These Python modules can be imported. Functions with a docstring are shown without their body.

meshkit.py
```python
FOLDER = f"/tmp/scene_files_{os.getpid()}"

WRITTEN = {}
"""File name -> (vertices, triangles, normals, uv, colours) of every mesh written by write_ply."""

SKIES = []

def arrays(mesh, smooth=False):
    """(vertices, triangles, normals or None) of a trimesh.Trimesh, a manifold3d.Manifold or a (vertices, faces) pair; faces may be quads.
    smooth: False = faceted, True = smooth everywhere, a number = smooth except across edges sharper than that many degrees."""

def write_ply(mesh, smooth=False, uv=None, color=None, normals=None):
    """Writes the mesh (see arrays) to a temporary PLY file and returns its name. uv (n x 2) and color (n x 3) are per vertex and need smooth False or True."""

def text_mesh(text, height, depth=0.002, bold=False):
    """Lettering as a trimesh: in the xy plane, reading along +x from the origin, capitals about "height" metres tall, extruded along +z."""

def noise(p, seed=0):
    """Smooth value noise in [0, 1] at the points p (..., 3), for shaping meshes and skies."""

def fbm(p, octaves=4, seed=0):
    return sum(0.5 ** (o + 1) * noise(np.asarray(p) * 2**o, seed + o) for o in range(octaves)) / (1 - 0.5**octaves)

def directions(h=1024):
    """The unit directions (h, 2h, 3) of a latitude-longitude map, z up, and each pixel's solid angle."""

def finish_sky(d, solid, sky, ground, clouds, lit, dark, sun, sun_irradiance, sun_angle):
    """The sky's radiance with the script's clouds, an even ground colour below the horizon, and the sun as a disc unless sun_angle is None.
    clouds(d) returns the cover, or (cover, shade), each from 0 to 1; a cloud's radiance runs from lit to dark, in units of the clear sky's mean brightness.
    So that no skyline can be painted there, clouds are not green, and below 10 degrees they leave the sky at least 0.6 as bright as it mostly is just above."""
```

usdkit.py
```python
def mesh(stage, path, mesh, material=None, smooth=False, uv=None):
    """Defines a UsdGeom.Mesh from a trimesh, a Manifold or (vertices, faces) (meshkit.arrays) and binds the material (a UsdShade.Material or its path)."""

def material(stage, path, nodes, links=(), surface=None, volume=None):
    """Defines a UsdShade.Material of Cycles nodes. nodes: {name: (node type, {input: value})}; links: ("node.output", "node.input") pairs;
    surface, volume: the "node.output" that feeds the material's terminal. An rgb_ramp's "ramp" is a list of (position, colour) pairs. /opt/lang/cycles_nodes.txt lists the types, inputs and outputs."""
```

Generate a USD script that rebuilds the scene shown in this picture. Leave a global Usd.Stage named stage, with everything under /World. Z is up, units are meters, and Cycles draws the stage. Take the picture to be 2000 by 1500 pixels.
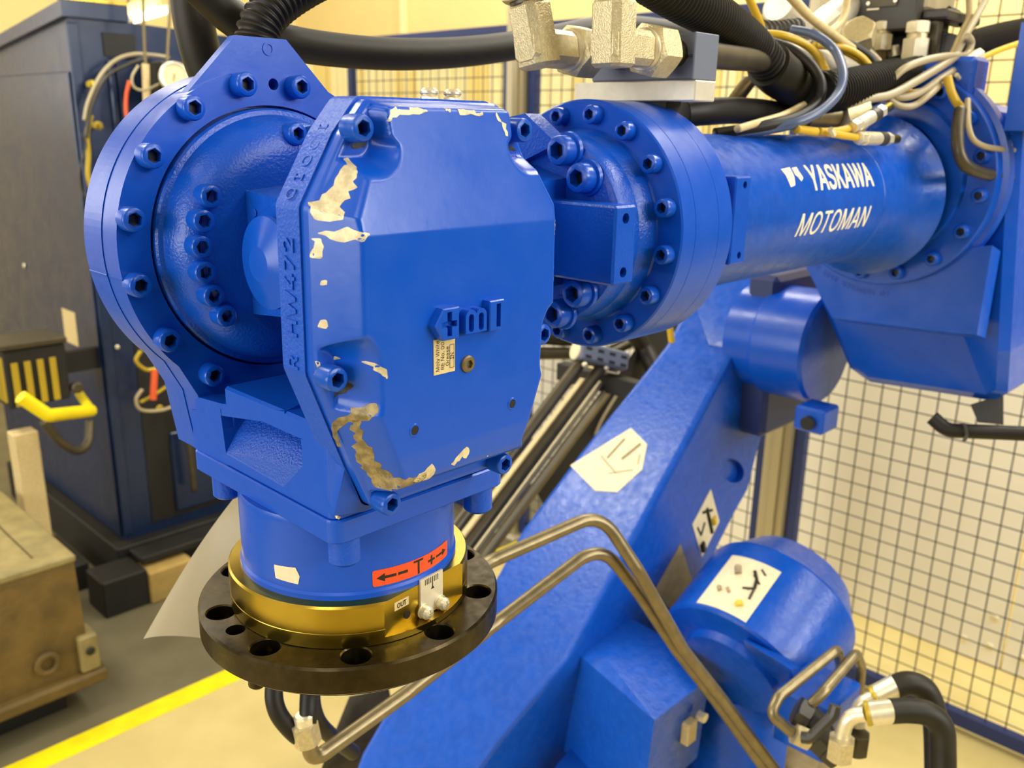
import math, random
import numpy as np, trimesh, manifold3d as m3, usdkit, meshkit
from shapely.geometry import Polygon
from pxr import Usd, UsdGeom, UsdLux, UsdShade, Gf, Sdf

stage = Usd.Stage.CreateInMemory()
UsdGeom.SetStageUpAxis(stage, UsdGeom.Tokens.z)
UsdGeom.SetStageMetersPerUnit(stage, 1.0)
UsdGeom.Xform.Define(stage, '/World')
stage.SetDefaultPrim(stage.GetPrimAtPath('/World'))
UsdGeom.Scope.Define(stage, '/World/Looks')

# ---------------------------------------------------------------- camera
cam = UsdGeom.Camera.Define(stage, '/World/camera')
cam.CreateHorizontalApertureAttr(36.0)
cam.CreateVerticalApertureAttr(27.0)
cam.CreateFocalLengthAttr(31.394)
cam.CreateClippingRangeAttr(Gf.Vec2f(0.02, 100))
cam.CreateFStopAttr(9.0)
cam.CreateFocusDistanceAttr(0.66)
EYE = (-0.39969, -0.57657, 1.5952)
RIGHT = (0.700604, -0.713341, 0.0173)
UP = (0.186909, 0.206861, 0.960351)
BACK = (-0.688636, -0.669592, 0.278257)
cam.AddTransformOp().Set(Gf.Matrix4d(*RIGHT, 0, *UP, 0, *BACK, 0, *EYE, 1))
cam.CreateExposureAttr(-0.38)

# ---------------------------------------------------------------- lights: unseen lamps and soft lights, placed for highlights and wall brightness
def rect_light(name, loc, w, h, power, col, rot=(0, 0, 0)):
    l = UsdLux.RectLight.Define(stage, '/World/' + name)
    l.CreateWidthAttr(w); l.CreateHeightAttr(h); l.CreateIntensityAttr(power); l.CreateColorAttr(Gf.Vec3f(*col))
    x = UsdGeom.Xformable(l); x.AddTranslateOp().Set(Gf.Vec3d(*loc)); x.AddRotateXYZOp().Set(Gf.Vec3f(*rot))
    return l
WARM = (1.0, 0.96, 0.86)
UNSEEN_LAMPS = [(-1.7, -1.2, 8), (-1.7, 1.2, 8), (0.6, -1.9, 6), (-0.45, 2.2, 32), (1.0, 3.4, 20), (1.7, -2.1, 20), (2.2, -0.6, 32), (2.3, 1.0, 26), (2.8, 2.6, 10), (2.8, 4.2, 8)]
for i, (lx, ly, lp) in enumerate(UNSEEN_LAMPS):
    rect_light('unseen_ceiling_light_%03d' % i, (lx, ly, 3.38), 0.52, 1.5, lp, WARM)  # out of view overhead, placed to light robot, floor and walls
SOFT_WHITE = (1.0, 0.98, 0.95)
rect_light('unseen_light_left', (-4.7, 0.8, 2.0), 2.2, 4.5, 9, SOFT_WHITE, (0, -90, 0))  # unseen soft light, placed to brighten the left-facing sides
rect_light('unseen_light_back', (-2.2, 5.3, 2.4), 3.6, 1.6, 3.5, SOFT_WHITE, (-90, 0, 0))  # unseen soft light behind left, gives the disc rim its sheen
rect_light('unseen_light_front', (2.6, -4.6, 2.95), 5.0, 1.2, 20.0, SOFT_WHITE, (90, 0, 0))  # unseen soft light, gives the sheen on the cover above its crease

# ---------------------------------------------------------------- helpers
used = {}
def numbered(parent, name):
    k = (parent, name); n = used.get(k, 0); used[k] = n + 1
    return name if n == 0 else '%s_%03d' % (name, n)
def tm(m):
    if isinstance(m, m3.Manifold):
        g = m.to_mesh(); return trimesh.Trimesh(g.vert_properties[:, :3], g.tri_verts, process=False)
    return m
def obj(name, mesh, mat, parent=None, label=None, cat=None, group=None, kind=None, smooth=32):
    base = '/World' if parent is None else str(parent.GetPath())
    if isinstance(mesh, (list, tuple)) and not (len(mesh) == 2 and isinstance(mesh[0], np.ndarray)):
        mesh = trimesh.util.concatenate([tm(m) for m in mesh])
    p = usdkit.mesh(stage, base + '/' + numbered(base, name), mesh, M[mat], smooth=smooth).GetPrim()
    tag(p, label, cat, group, kind)
    return p
def tag(p, label=None, cat=None, group=None, kind=None):
    for k, v in (('label', label), ('category', cat), ('group', group), ('kind', kind)):
        if v: p.SetCustomDataByKey(k, v)
def thing(name, label, cat, loc=(0, 0, 0), rotz=0, group=None):
    x = UsdGeom.Xform.Define(stage, '/World/' + numbered('/World', name))
    if any(loc): x.AddTranslateOp().Set(Gf.Vec3d(*loc))
    if rotz: x.AddRotateZOp().Set(rotz)
    tag(x.GetPrim(), label, cat, group); return x.GetPrim()
def dup(root, loc, rotz, label):
    was = root.GetCustomData()
    r = thing(root.GetName().rstrip('0123456789').rstrip('_'), label, was['category'], loc, rotz, was.get('group'))
    r.GetReferences().AddInternalReference(root.GetPath()); r.SetInstanceable(True)
    return r

def box(x0, x1, y0, y1, z0, z1, c=0.0):
    """a box, its edges chamfered by c"""
    x0, x1 = sorted((x0, x1)); y0, y1 = sorted((y0, y1)); z0, z1 = sorted((z0, z1))
    if c <= 0:
        return m3.Manifold.cube((x1 - x0, y1 - y0, z1 - z0)).translate((x0, y0, z0))
    P = []
    for X in (x0, x1):
        for Y in (y0, y1):
            for Z in (z0, z1):
                sx, sy, sz = [c if v == lo else -c for v, lo in ((X, x0), (Y, y0), (Z, z0))]
                P += [(X + sx, Y + sy, Z), (X + sx, Y, Z + sz), (X, Y + sy, Z + sz)]
    return m3.Manifold.hull_points(np.array(P))
def hullp(P): return m3.Manifold.hull_points(np.array(P, float))
def prism(poly, h):
    """polygon in xy extruded along +z"""
    return m3.Manifold.extrude(m3.CrossSection([np.array(poly, float)], m3.FillRule.NonZero), h)
def cprism(poly, h, c, both=True):
    """convex polygon extruded with chamfered rims"""
    pg = Polygon(poly); q = np.array(pg.buffer(-c, join_style=2).exterior.coords)[:-1]; p = np.array(poly)
    P = [(x, y, 0 if both is False else c) for x, y in p] + [(x, y, h - c) for x, y in p] + [(x, y, h) for x, y in q] + [(x, y, 0) for x, y in (q if both else p)]
    return hullp(P)
def rounded(poly, r, n=6):
    return np.array(Polygon(poly).buffer(-r, join_style=2).buffer(r, quad_segs=n).exterior.coords)[:-1]
def xz_to_y(m, y):
    """a solid modelled with x, z as its xy plane and its height pointing to -y (towards the viewer's side), its foot at y"""
    m = tm(m).copy(); v = m.vertices.copy()
    m.vertices = np.stack([v[:, 0], y - v[:, 2], v[:, 1] + 1.5], 1); return m
def mx(m, A):
    m = tm(m).copy(); m.apply_transform(A); return m
def frame(o, z, x=(0, 0, 1)):
    z = np.array(z, float); z /= np.linalg.norm(z); x = np.array(x, float); x = x - z * (x @ z)
    if np.linalg.norm(x) < 1e-6: x = np.cross(z, (0, 1, 0.3))
    x /= np.linalg.norm(x); y = np.cross(z, x)
    A = np.eye(4); A[:3, 0], A[:3, 1], A[:3, 2], A[:3, 3] = x, y, z, o; return A
def lathe(prof, o=(0, 0, 0), axis=(0, 0, 1), n=96):
    m = trimesh.creation.revolve(np.array(prof, float), sections=n); return mx(m, frame(o, axis))
def to_m3(m):
    m = tm(m); m = m.copy(); m.merge_vertices(); return m3.Manifold(m3.Mesh(np.asarray(m.vertices, np.float32), np.asarray(m.faces, np.uint32)))
def cyl(o, axis, r, h, n=48, c=0.0, r2=None):
    r2 = r if r2 is None else r2
    prof = [(0, 0), (r - c, 0), (r, c), (r2, h - c), (r2 - c, h), (0, h)] if c else [(0, 0), (r, 0), (r2, h), (0, h)]
    return lathe(prof, o, axis, n)
def hexnut(o, axis, af, h, c=None, x=(0, 0, 1)):
    r = af / math.sqrt(3); c = 0.12 * af if c is None else c
    p = [(r * math.cos(a), r * math.sin(a)) for a in np.arange(6) * math.pi / 3]
    m = prism(p, h)
    b = tm(m3.Manifold.revolve(m3.CrossSection([np.array([(0, 0), (r - c, 0), (r, c * .6), (r, h - c * .6), (r - c, h), (0, h)])], m3.FillRule.NonZero), 48))
    return mx(m ^ to_m3(b), frame(o, axis, x))
def spline(P, n=14):
    P = np.array(P, float); Q = np.vstack([2 * P[0] - P[1], P, 2 * P[-1] - P[-2]]); o = []
    for i in range(1, len(Q) - 2):
        a, b, c, d = Q[i - 1:i + 3]
        for t in np.linspace(0, 1, n, endpoint=False):
            o.append(0.5 * (2 * b + (c - a) * t + (2 * a - 5 * b + 4 * c - d) * t * t + (3 * b - a - 3 * c + d) * t ** 3))
    o.append(P[-1]); return np.array(o)
def bend(P, r, n=8):
    """a polyline with its corners rounded by arcs, as a bent pipe"""
    P = [np.array(p, float) for p in P]; o = [P[0]]
    for a, b, c in zip(P, P[1:], P[2:]):
        u, v = a - b, c - b; lu, lv = np.linalg.norm(u), np.linalg.norm(v); u /= lu; v /= lv
        ang = math.acos(np.clip(u @ v, -1, 1)); d = min(r / max(math.tan(ang / 2), 1e-3), lu * .48, lv * .48)
        s, e = b + u * d, b + v * d
        for t in np.linspace(0, 1, n): o.append((1 - t) ** 2 * s + 2 * t * (1 - t) * b + t * t * e)
    o.append(P[-1]); return np.array(o)
def sweep(P, r, sides=16, cap=True):
    P = np.asarray(P, float); T = np.gradient(P, axis=0); T /= np.linalg.norm(T, axis=1, keepdims=True) + 1e-12
    x = np.cross(T[0], (0.13, 0.31, 0.94)); x /= np.linalg.norm(x); X = []
    for t in T:
        x = x - t * (x @ t); x /= np.linalg.norm(x); X.append(x)
    X = np.array(X); Y = np.cross(T, X); a = np.arange(sides) * 2 * math.pi / sides
    rr = np.broadcast_to(r, (len(P),))[:, None, None]
    V = (P[:, None] + rr * (np.cos(a)[None, :, None] * X[:, None] + np.sin(a)[None, :, None] * Y[:, None])).reshape(-1, 3)
    n = len(P); f = []
    i, j = np.meshgrid(np.arange(n - 1), np.arange(sides), indexing='ij'); k = (j + 1) % sides
    q = np.stack([i * sides + j, i * sides + k, (i + 1) * sides + k, (i + 1) * sides + j], -1).reshape(-1, 4)
    F = np.vstack([q[:, [0, 1, 2]], q[:, [0, 2, 3]]])
    if cap:
        b = len(V); V = np.vstack([V, P[0], P[-1]]); s = np.arange(sides); s1 = (s + 1) % sides
        F = np.vstack([F, np.stack([s * 0 + b, s1, s], 1), np.stack([s * 0 + b + 1, (n - 1) * sides + s, (n - 1) * sides + s1], 1)])
    return trimesh.Trimesh(V, F, process=False)
def resample(P, step):
    P = np.asarray(P, float); L = np.r_[0, np.cumsum(np.linalg.norm(np.diff(P, axis=0), axis=1))]
    s = np.linspace(0, L[-1], max(2, int(L[-1] / step) + 1)); return np.stack([np.interp(s, L, P[:, k]) for k in range(3)], 1), s
def corrugated(P, r, pitch, depth=0.12, sides=24):
    Q, s = resample(spline(P, 24), pitch / 6); ph = (s / pitch) % 1
    rib = np.clip(1.6 * np.cos(2 * math.pi * ph), -1, 1) * 0.5 + 0.5
    return sweep(Q, r * (1 - depth * (1 - rib)), sides)
def flatten(text, h, bold=False, depth=0.0004, scale_x=1.0, slant=0.0, w=None):
    """lettering centred on the origin in xy"""
    m = meshkit.text_mesh(text, h, depth, bold); m = m.copy(); v = np.array(m.vertices)
    v[:, 0] -= (v[:, 0].min() + v[:, 0].max()) / 2; v[:, 1] -= h / 2
    v[:, 0] = v[:, 0] * (w / np.ptp(v[:, 0]) if w else scale_x) + slant * v[:, 1]
    m.vertices = v; return m
def subdiv(m, e):
    v, f = trimesh.remesh.subdivide_to_size(m.vertices, m.faces, e, max_iter=12); return trimesh.Trimesh(v, f, process=False)
def wrap_x(m, x0, ang, r, zc, yc=0.0, e=0.006):
    """bends a flat mesh (xy, height z) round a cylinder along x, facing -y, centred at angle ang above the horizontal"""
    m = subdiv(m, e); v = m.vertices; a = ang + v[:, 1] / r; R = r + v[:, 2]
    m.vertices = np.stack([x0 + v[:, 0], yc - R * np.cos(a), zc + R * np.sin(a)], 1); return m
def wrap_z(m, ang, z0, r, e=0.004):
    m = subdiv(m, e); v = m.vertices; a = ang + v[:, 0] / r; R = r + v[:, 2]
    m.vertices = np.stack([R * np.cos(a), R * np.sin(a), z0 + v[:, 1]], 1); return m
def sticker(poly, t=0.0003): return tm(prism(poly, t))
def blob(cx, cy, pts): return [(cx + x, cy + y) for x, y in pts]

# ---------------------------------------------------------------- materials
M = {}
def mat(name, col, rough=0.5, metal=0.0, spec=0.5, bump=0.0, bscale=300.0, var=0.0, vscale=20.0, coat=0.0, col2=None, rvar=0.0, detail=3, extra=None, coat_rough=0.15):
    n = {'p': ('principled_bsdf', dict(base_color=col, roughness=rough, metallic=metal, specular_ior_level=spec, coat_weight=coat, coat_roughness=coat_rough, **(extra or {}))), 'g': ('geometry', {})}
    L = []
    if var or col2:
        c2 = col2 or tuple(c * (1 - var) for c in col)
        n['n'] = ('noise_texture', dict(scale=vscale, detail=4, roughness=0.6)); n['r'] = ('rgb_ramp', dict(ramp=[(0.38, c2), (0.62, col)]))
        L += [('g.position', 'n.vector'), ('n.fac', 'r.fac'), ('r.color', 'p.base_color')]
    if rvar:
        n['n2'] = ('noise_texture', dict(scale=vscale * 2.3, detail=4)); n['mr'] = ('map_range', dict(from_min=0.3, from_max=0.7, to_min=rough - rvar, to_max=rough + rvar, clamp=True))
        L += [('g.position', 'n2.vector'), ('n2.fac', 'mr.value'), ('mr.result', 'p.roughness')]
    if bump:
        n['nb'] = ('noise_texture', dict(scale=bscale, detail=detail)); n['b'] = ('bump', dict(strength=1.0, distance=bump))
        L += [('g.position', 'nb.vector'), ('nb.fac', 'b.height'), ('b.normal', 'p.normal')]
    M[name] = usdkit.material(stage, '/World/Looks/' + name, n, L, surface='p.BSDF'); return M[name]
BLUE = (0.0030, 0.074, 0.50)
mat('blue_paint', BLUE, 0.27, spec=0.42, bump=0.00006, bscale=160, rvar=0.05, vscale=14)
mat('blue_cast_paint', BLUE, 0.29, spec=0.40, bump=0.0005, bscale=420, rvar=0.05, vscale=14)
mat('blue_grain_paint', BLUE, 0.40, spec=0.30, bump=0.0007, bscale=480)
mat('blue_rough_paint', BLUE, 0.34, bump=0.0016, bscale=520)
mat('worn_blue_paint', (0.0040, 0.076, 0.47), 0.29, spec=0.35, bump=0.0004, bscale=120, var=0.10, vscale=30, rvar=0.08)
mat('dark_blue_frame', (0.008, 0.022, 0.11), 0.45)
mat('cabinet_blue', (0.006, 0.019, 0.065), 0.30, spec=0.42, rvar=0.06, vscale=6)
mat('bare_metal_chip', (0.78, 0.66, 0.40), 0.42, metal=0.15, var=0.35, vscale=120)
mat('grimy_chip', (0.34, 0.26, 0.11), 0.5, metal=0.2, var=0.5, vscale=160)
mat('grime_dirt', (0.020, 0.024, 0.030), 0.55, var=0.6, vscale=200)
mat('black_steel', (0.055, 0.042, 0.020), 0.30, metal=0.9, var=0.35, vscale=45, rvar=0.08)
mat('gold_metal', (0.50, 0.36, 0.050), 0.24, metal=1.0, var=0.12, vscale=30)
mat('gold_paint', (0.50, 0.36, 0.03), 0.42, metal=0.4)
mat('zinc_steel', (0.68, 0.58, 0.33), 0.40, metal=0.65, bump=0.0005, bscale=700, var=0.15, vscale=220)
mat('bright_zinc', (0.86, 0.78, 0.55), 0.34, metal=0.6, var=0.1, vscale=90)
mat('aluminium', (0.80, 0.74, 0.58), 0.42, metal=0.5, var=0.10, vscale=60)
mat('steel_pipe', (0.25, 0.20, 0.105), 0.38, metal=0.7, var=0.2, vscale=60)
mat('dark_pipe', (0.085, 0.070, 0.042), 0.42, metal=0.5, var=0.2, vscale=40)
mat('black_rubber', (0.012, 0.010, 0.007), 0.5, spec=0.32)
mat('hose_rubber', (0.020, 0.017, 0.009), 0.5, spec=0.3, var=0.25, vscale=30)
mat('black_plastic', (0.035, 0.031, 0.022), 0.4)
mat('hole_shade_black', (0.004, 0.004, 0.004), 0.6)  # flat black standing in for the shade inside slots and holes
mat('socket_steel', (0.012, 0.014, 0.020), 0.3, metal=0.4)
mat('clamp_plastic', (0.135, 0.155, 0.21), 0.5, bump=0.0002, bscale=500)
mat('yellow_cable', (0.62, 0.40, 0.02), 0.4)
mat('grey_cable', (0.40, 0.33, 0.19), 0.42)
mat('blue_hose', (0.075, 0.11, 0.21), 0.3)
mat('label_white', (0.82, 0.72, 0.47), 0.5, var=0.10, vscale=60)
mat('label_grey', (0.36, 0.29, 0.17), 0.5, var=0.25, vscale=40)
mat('label_tan', (0.66, 0.52, 0.25), 0.45, var=0.12, vscale=120)
mat('label_orange', (0.80, 0.075, 0.012), 0.5)
mat('ink_black', (0.012, 0.010, 0.006), 0.5)
mat('ink_faded', (0.30, 0.23, 0.12), 0.6)
mat('ink_cream', (0.88, 0.80, 0.55), 0.45)
mat('ink_yellow', (0.75, 0.52, 0.04), 0.5)
mat('safety_yellow', (0.90, 0.72, 0.002), 0.45, var=0.15, vscale=12)
mat('wall_yellow', (0.80, 0.64, 0.27), 0.7, var=0.05, vscale=1.5)
mat('unseen_wall_dark', (0.085, 0.08, 0.065), 0.8, var=0.1, vscale=0.8)  # dark tone for walls out of view, holds bounce and reflections down
mat('ceiling_yellow', (0.50, 0.42, 0.22), 0.75, var=0.08, vscale=0.8)
mat('panel_tan', (0.92, 0.86, 0.70), 0.6, var=0.05, vscale=2)
mat('panel_cream', (0.86, 0.75, 0.38), 0.55)
mat('panel_cream_deep', (0.80, 0.62, 0.20), 0.55)
mat('wire_dark', (0.030, 0.032, 0.030), 0.45)
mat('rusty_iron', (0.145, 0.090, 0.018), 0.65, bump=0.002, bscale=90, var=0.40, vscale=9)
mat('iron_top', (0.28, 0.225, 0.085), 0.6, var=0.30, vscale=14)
mat('wood', (0.50, 0.34, 0.10), 0.7, var=0.25, vscale=8)
mat('dark_machine', (0.011, 0.010, 0.008), 0.65, var=0.4, vscale=9)
mat('stained_casting', (0.085, 0.068, 0.036), 0.6, bump=0.002, bscale=60, var=0.55, vscale=16)
mat('red_plastic', (0.75, 0.11, 0.03), 0.45)
mat('gauge_face', (0.88, 0.76, 0.38), 0.5)
mat('lamp_glow', (0.9, 0.85, 0.6), 0.5, extra=dict(emission_color=(1.0, 0.92, 0.66), emission_strength=7.0))
# the thin sheet lets light through
M['paper'] = usdkit.material(stage, '/World/Looks/paper', {'d': ('principled_bsdf', dict(base_color=(0.40, 0.35, 0.24), roughness=0.4)), 't': ('translucent_bsdf', dict(color=(0.44, 0.39, 0.26))), 'm': ('mix_closure', dict(fac=0.4))}, [('d.BSDF', 'm.closure1'), ('t.BSDF', 'm.closure2')], surface='m.closure')
# floor: grey concrete outside the cell, pale yellow coating inside, parted at the painted line
M['floor_coat'] = usdkit.material(stage, '/World/Looks/floor_coat', {
    'g': ('geometry', {}), 's': ('separate_xyz', {}), 'lt': ('math', dict(math_type='greater_than', value2=1.62)),
    'n': ('noise_texture', dict(scale=5.0, detail=5)), 'ra': ('rgb_ramp', dict(ramp=[(0.35, (0.50, 0.40, 0.15)), (0.65, (0.58, 0.47, 0.19))])),
    'rb': ('rgb_ramp', dict(ramp=[(0.35, (0.115, 0.10, 0.055)), (0.65, (0.155, 0.135, 0.075))])), 'm': ('mix_color', {}),
    'p': ('principled_bsdf', dict(roughness=0.5))},
    [('g.position', 's.vector'), ('s.y', 'lt.value1'), ('g.position', 'n.vector'), ('n.fac', 'ra.fac'), ('n.fac', 'rb.fac'), ('lt.value', 'm.fac'), ('ra.color', 'm.a'), ('rb.color', 'm.b'), ('m.result', 'p.base_color')], surface='p.BSDF')
# galvanised post: lengthwise tone
mat('post_aluminium', (0.42, 0.36, 0.22), 0.4, metal=0.5)

# ---------------------------------------------------------------- the hall
obj('floor', box(-5.0, 3.6, -5.2, 5.6, -0.05, 0.0), 'floor_coat', kind='structure')
obj('ceiling', box(-5.0, 3.6, -5.2, 5.6, 3.6, 3.65), 'ceiling_yellow', kind='structure')  # above the view, closes the hall for bounce light
obj('unseen_wall_left', box(-5.0, -4.9, -5.2, 5.6, 0, 3.6), 'unseen_wall_dark', kind='structure')  # out of view, kept dark to cut bounce on the robot
obj('unseen_wall_front', box(-5.0, 3.6, -5.2, -5.1, 0, 3.6), 'unseen_wall_dark', kind='structure')  # unseen wall behind the camera, dark so front faces stay dim
obj('wall_back', box(-5.0, 3.6, 5.5, 5.6, 0, 3.6), 'wall_yellow', kind='structure')
obj('wall_right', box(3.5, 3.6, -0.5, 5.6, 0, 3.6), 'wall_yellow', kind='structure')
obj('unseen_wall_side', box(3.5, 3.6, -5.2, -0.5, 0, 3.6), 'unseen_wall_dark', kind='structure')  # unseen, dark so the wrist cover reflects no bright wall
line = obj('floor_marking', box(-2.4, 2.0, 1.595, 1.668, 0.0, 0.0012), 'safety_yellow', label='bright yellow painted marking line across the concrete floor', cat='floor marking')

# the bright fitting seen over the cabinet
t = thing('batten_lamp', 'glowing fluorescent batten lamp above the right end of the blue cabinet top', 'lamp')
la_, lb_ = np.array((1.2506, 3.2000, 1.9700)), np.array((1.4792, 3.3500, 2.0396))
ud = (lb_ - la_) / np.linalg.norm(lb_ - la_)
obj('tube', sweep([la_, lb_], .016, 16), 'lamp_glow', t, smooth=True)
obj('housing', hullp([la_ + (0, .03, .01), lb_ + (0, .03, .01), la_ + (0, .03, .06), lb_ + (0, .03, .06), la_ + (0, .08, .06), lb_ + (0, .08, .06), la_ + (0, .08, .0), lb_ + (0, .08, .0)]), 'panel_cream', t)
for q_ in (la_, lb_): obj('end_cap', sweep([q_ - ud * .01, q_ + ud * .01], .02, 12), 'aluminium', t)
for k in (.2, .8):
    q_ = la_ + (lb_ - la_) * k; obj('hanger', cyl((q_[0], q_[1] + .055, q_[2] + .055), (0, 0, 1), .006, 3.6 - q_[2] - .055, 8), 'steel_pipe', t)

# ---- fence: metal posts, blue frames, welded mesh
FX = 2.0
def mesh_fence(y0, y1, label):
    t = thing('mesh_fence', label, 'fence', group=None)
    z0, z1 = 0.02, 1.935; w = 0.030
    obj('frame_rail', box(FX - .015, FX + .015, y0, y1, z0, z0 + w * 1.4, .002), 'dark_blue_frame', t)
    obj('frame_rail', box(FX - .015, FX + .015, y0, y1, z1 - w, z1, .002), 'dark_blue_frame', t)
    obj('frame_stile', box(FX - .015, FX + .015, y0, y0 + w, z0 + w * 1.4, z1 - w, .002), 'dark_blue_frame', t)
    obj('frame_stile', box(FX - .015, FX + .015, y1 - w, y1, z0 + w * 1.4, z1 - w, .002), 'dark_blue_frame', t)
    for y in np.arange(y0 + w + .02, y1 - w, .0495): obj('wire', cyl((FX, y, z0 + w), (0, 0, 1), .0019, z1 - z0 - 2 * w, 6), 'wire_dark', t, smooth=True)
    for z in np.arange(z0 + w + .03, z1 - w, .0495): obj('wire', cyl((FX + .003, y0 + w, z), (0, 1, 0), .0019, y1 - y0 - 2 * w, 6), 'wire_dark', t, smooth=True)
    for z in (z0 + .02,):
        for k in (0.3, 0.72): obj('rivet', cyl((FX - .015, y0 + (y1 - y0) * k, z), (-1, 0, 0), .008, .004, 12, .002), 'bright_zinc', t)
mesh_fence(-1.00, 0.565, 'welded mesh fence panel in blue frame, right of the pale metal post')
mesh_fence(0.655, 1.69, 'welded mesh fence panel in blue frame behind the robot arm')
mesh_fence(1.785, 2.76, 'welded mesh fence panel in blue frame above the wrist cover')
for y, lb in ((0.61, 'ribbed aluminium fence post behind the lower arm'), (1.7375, 'ribbed aluminium fence post behind the hydraulic elbow fittings')):
    t = thing('fence_post', lb, 'post')
    prof = []
    for sx, sy in ((1, 1), (-1, 1), (-1, -1), (1, -1)):
        q = [(.030, .009), (.022, .009), (.022, .006), (.030, .030), (.009, .030), (.006, .022), (.009, .022)] if sx * sy > 0 else [(.009, .022), (.006, .022), (.009, .030), (.030, .030), (.022, .006), (.022, .009), (.030, .009)]
        prof += [(sx * a, sy * b) for a, b in q]
    obj('profile', mx(prism([(a * 1.15, b * 1.35) for a, b in prof], 1.99), frame((FX, y, 0.008), (0, 0, 1), (1, 0, 0))), 'post_aluminium', t, smooth=False)
    obj('foot_plate', box(FX - .06, FX + .06, y - .06, y + .06, 0.0, 0.008, .001), 'aluminium', t)
# panels behind the fence
t = thing('back_panel', 'tan sheet panel standing behind the right fence mesh', 'panel')
obj('sheet', box(2.40, 2.42, 0.02, 2.9, 0.0, 1.05, .002), 'panel_tan', t)
for y, z in ((0.055, 0.065), (0.055, 0.165), (0.13, 0.06)): obj('bolt_head', cyl((2.40, y, z), (-1, 0, 0), .013, .008, 16, .003), 'bright_zinc', t)
t = thing('back_panel', 'tan sheet panel at the right border behind the fence mesh', 'panel')
obj('sheet', box(2.40, 2.42, -1.2, 0.012, 0.0, 1.05, .002), 'panel_tan', t)
for y, z in ((-0.04, 0.065),): obj('bolt_head', cyl((2.40, y, z), (-1, 0, 0), .013, .008, 16, .003), 'bright_zinc', t)
# upright slats of a pale curtain behind the upper fence
t = thing('strip_curtain', 'pale yellow strip curtain hanging behind the upper fence mesh', 'curtain')
rnd = random.Random(4)
obj('curtain_rail', box(2.55, 2.62, 0.6, 4.6, 1.97, 2.0, .002), 'aluminium', t)
y = 0.62
while y < 4.55:
    w = rnd.uniform(.05, .075)
    obj('strip', box(2.58 + rnd.uniform(-.008, .008), 2.592, y, y + w - .006, 1.36, 1.97, .001), rnd.choice(['panel_cream', 'panel_cream', 'panel_cream_deep']), t); y += w
obj('bottom_rail', box(2.56, 2.61, 0.6, 4.6, 1.33, 1.36, .002), 'aluminium', t)
for yy in (0.64, 2.6, 4.56): obj('leg', box(2.565, 2.605, yy - .02, yy + .02, 0, 1.33, .002), 'aluminium', t)
t = thing('window_frame', 'dark blue framed pane on the far wall left of the fence', 'frame')
obj('frame_rail', box(3.46, 3.5, 5.0, 5.40, 2.06, 2.14), 'dark_blue_frame', t)
obj('frame_stile', box(3.46, 3.5, 5.0, 5.06, 1.2, 2.06), 'dark_blue_frame', t)
obj('pane', box(3.48, 3.5, 5.06, 5.40, 1.2, 2.06), 'panel_cream', t)
obj('wall_trunking', box(3.46, 3.5, 4.2, 4.24, 1.6, 2.6, .004), 'panel_cream', label='pale vertical trunking on the yellow far wall', cat='trunking')

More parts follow.
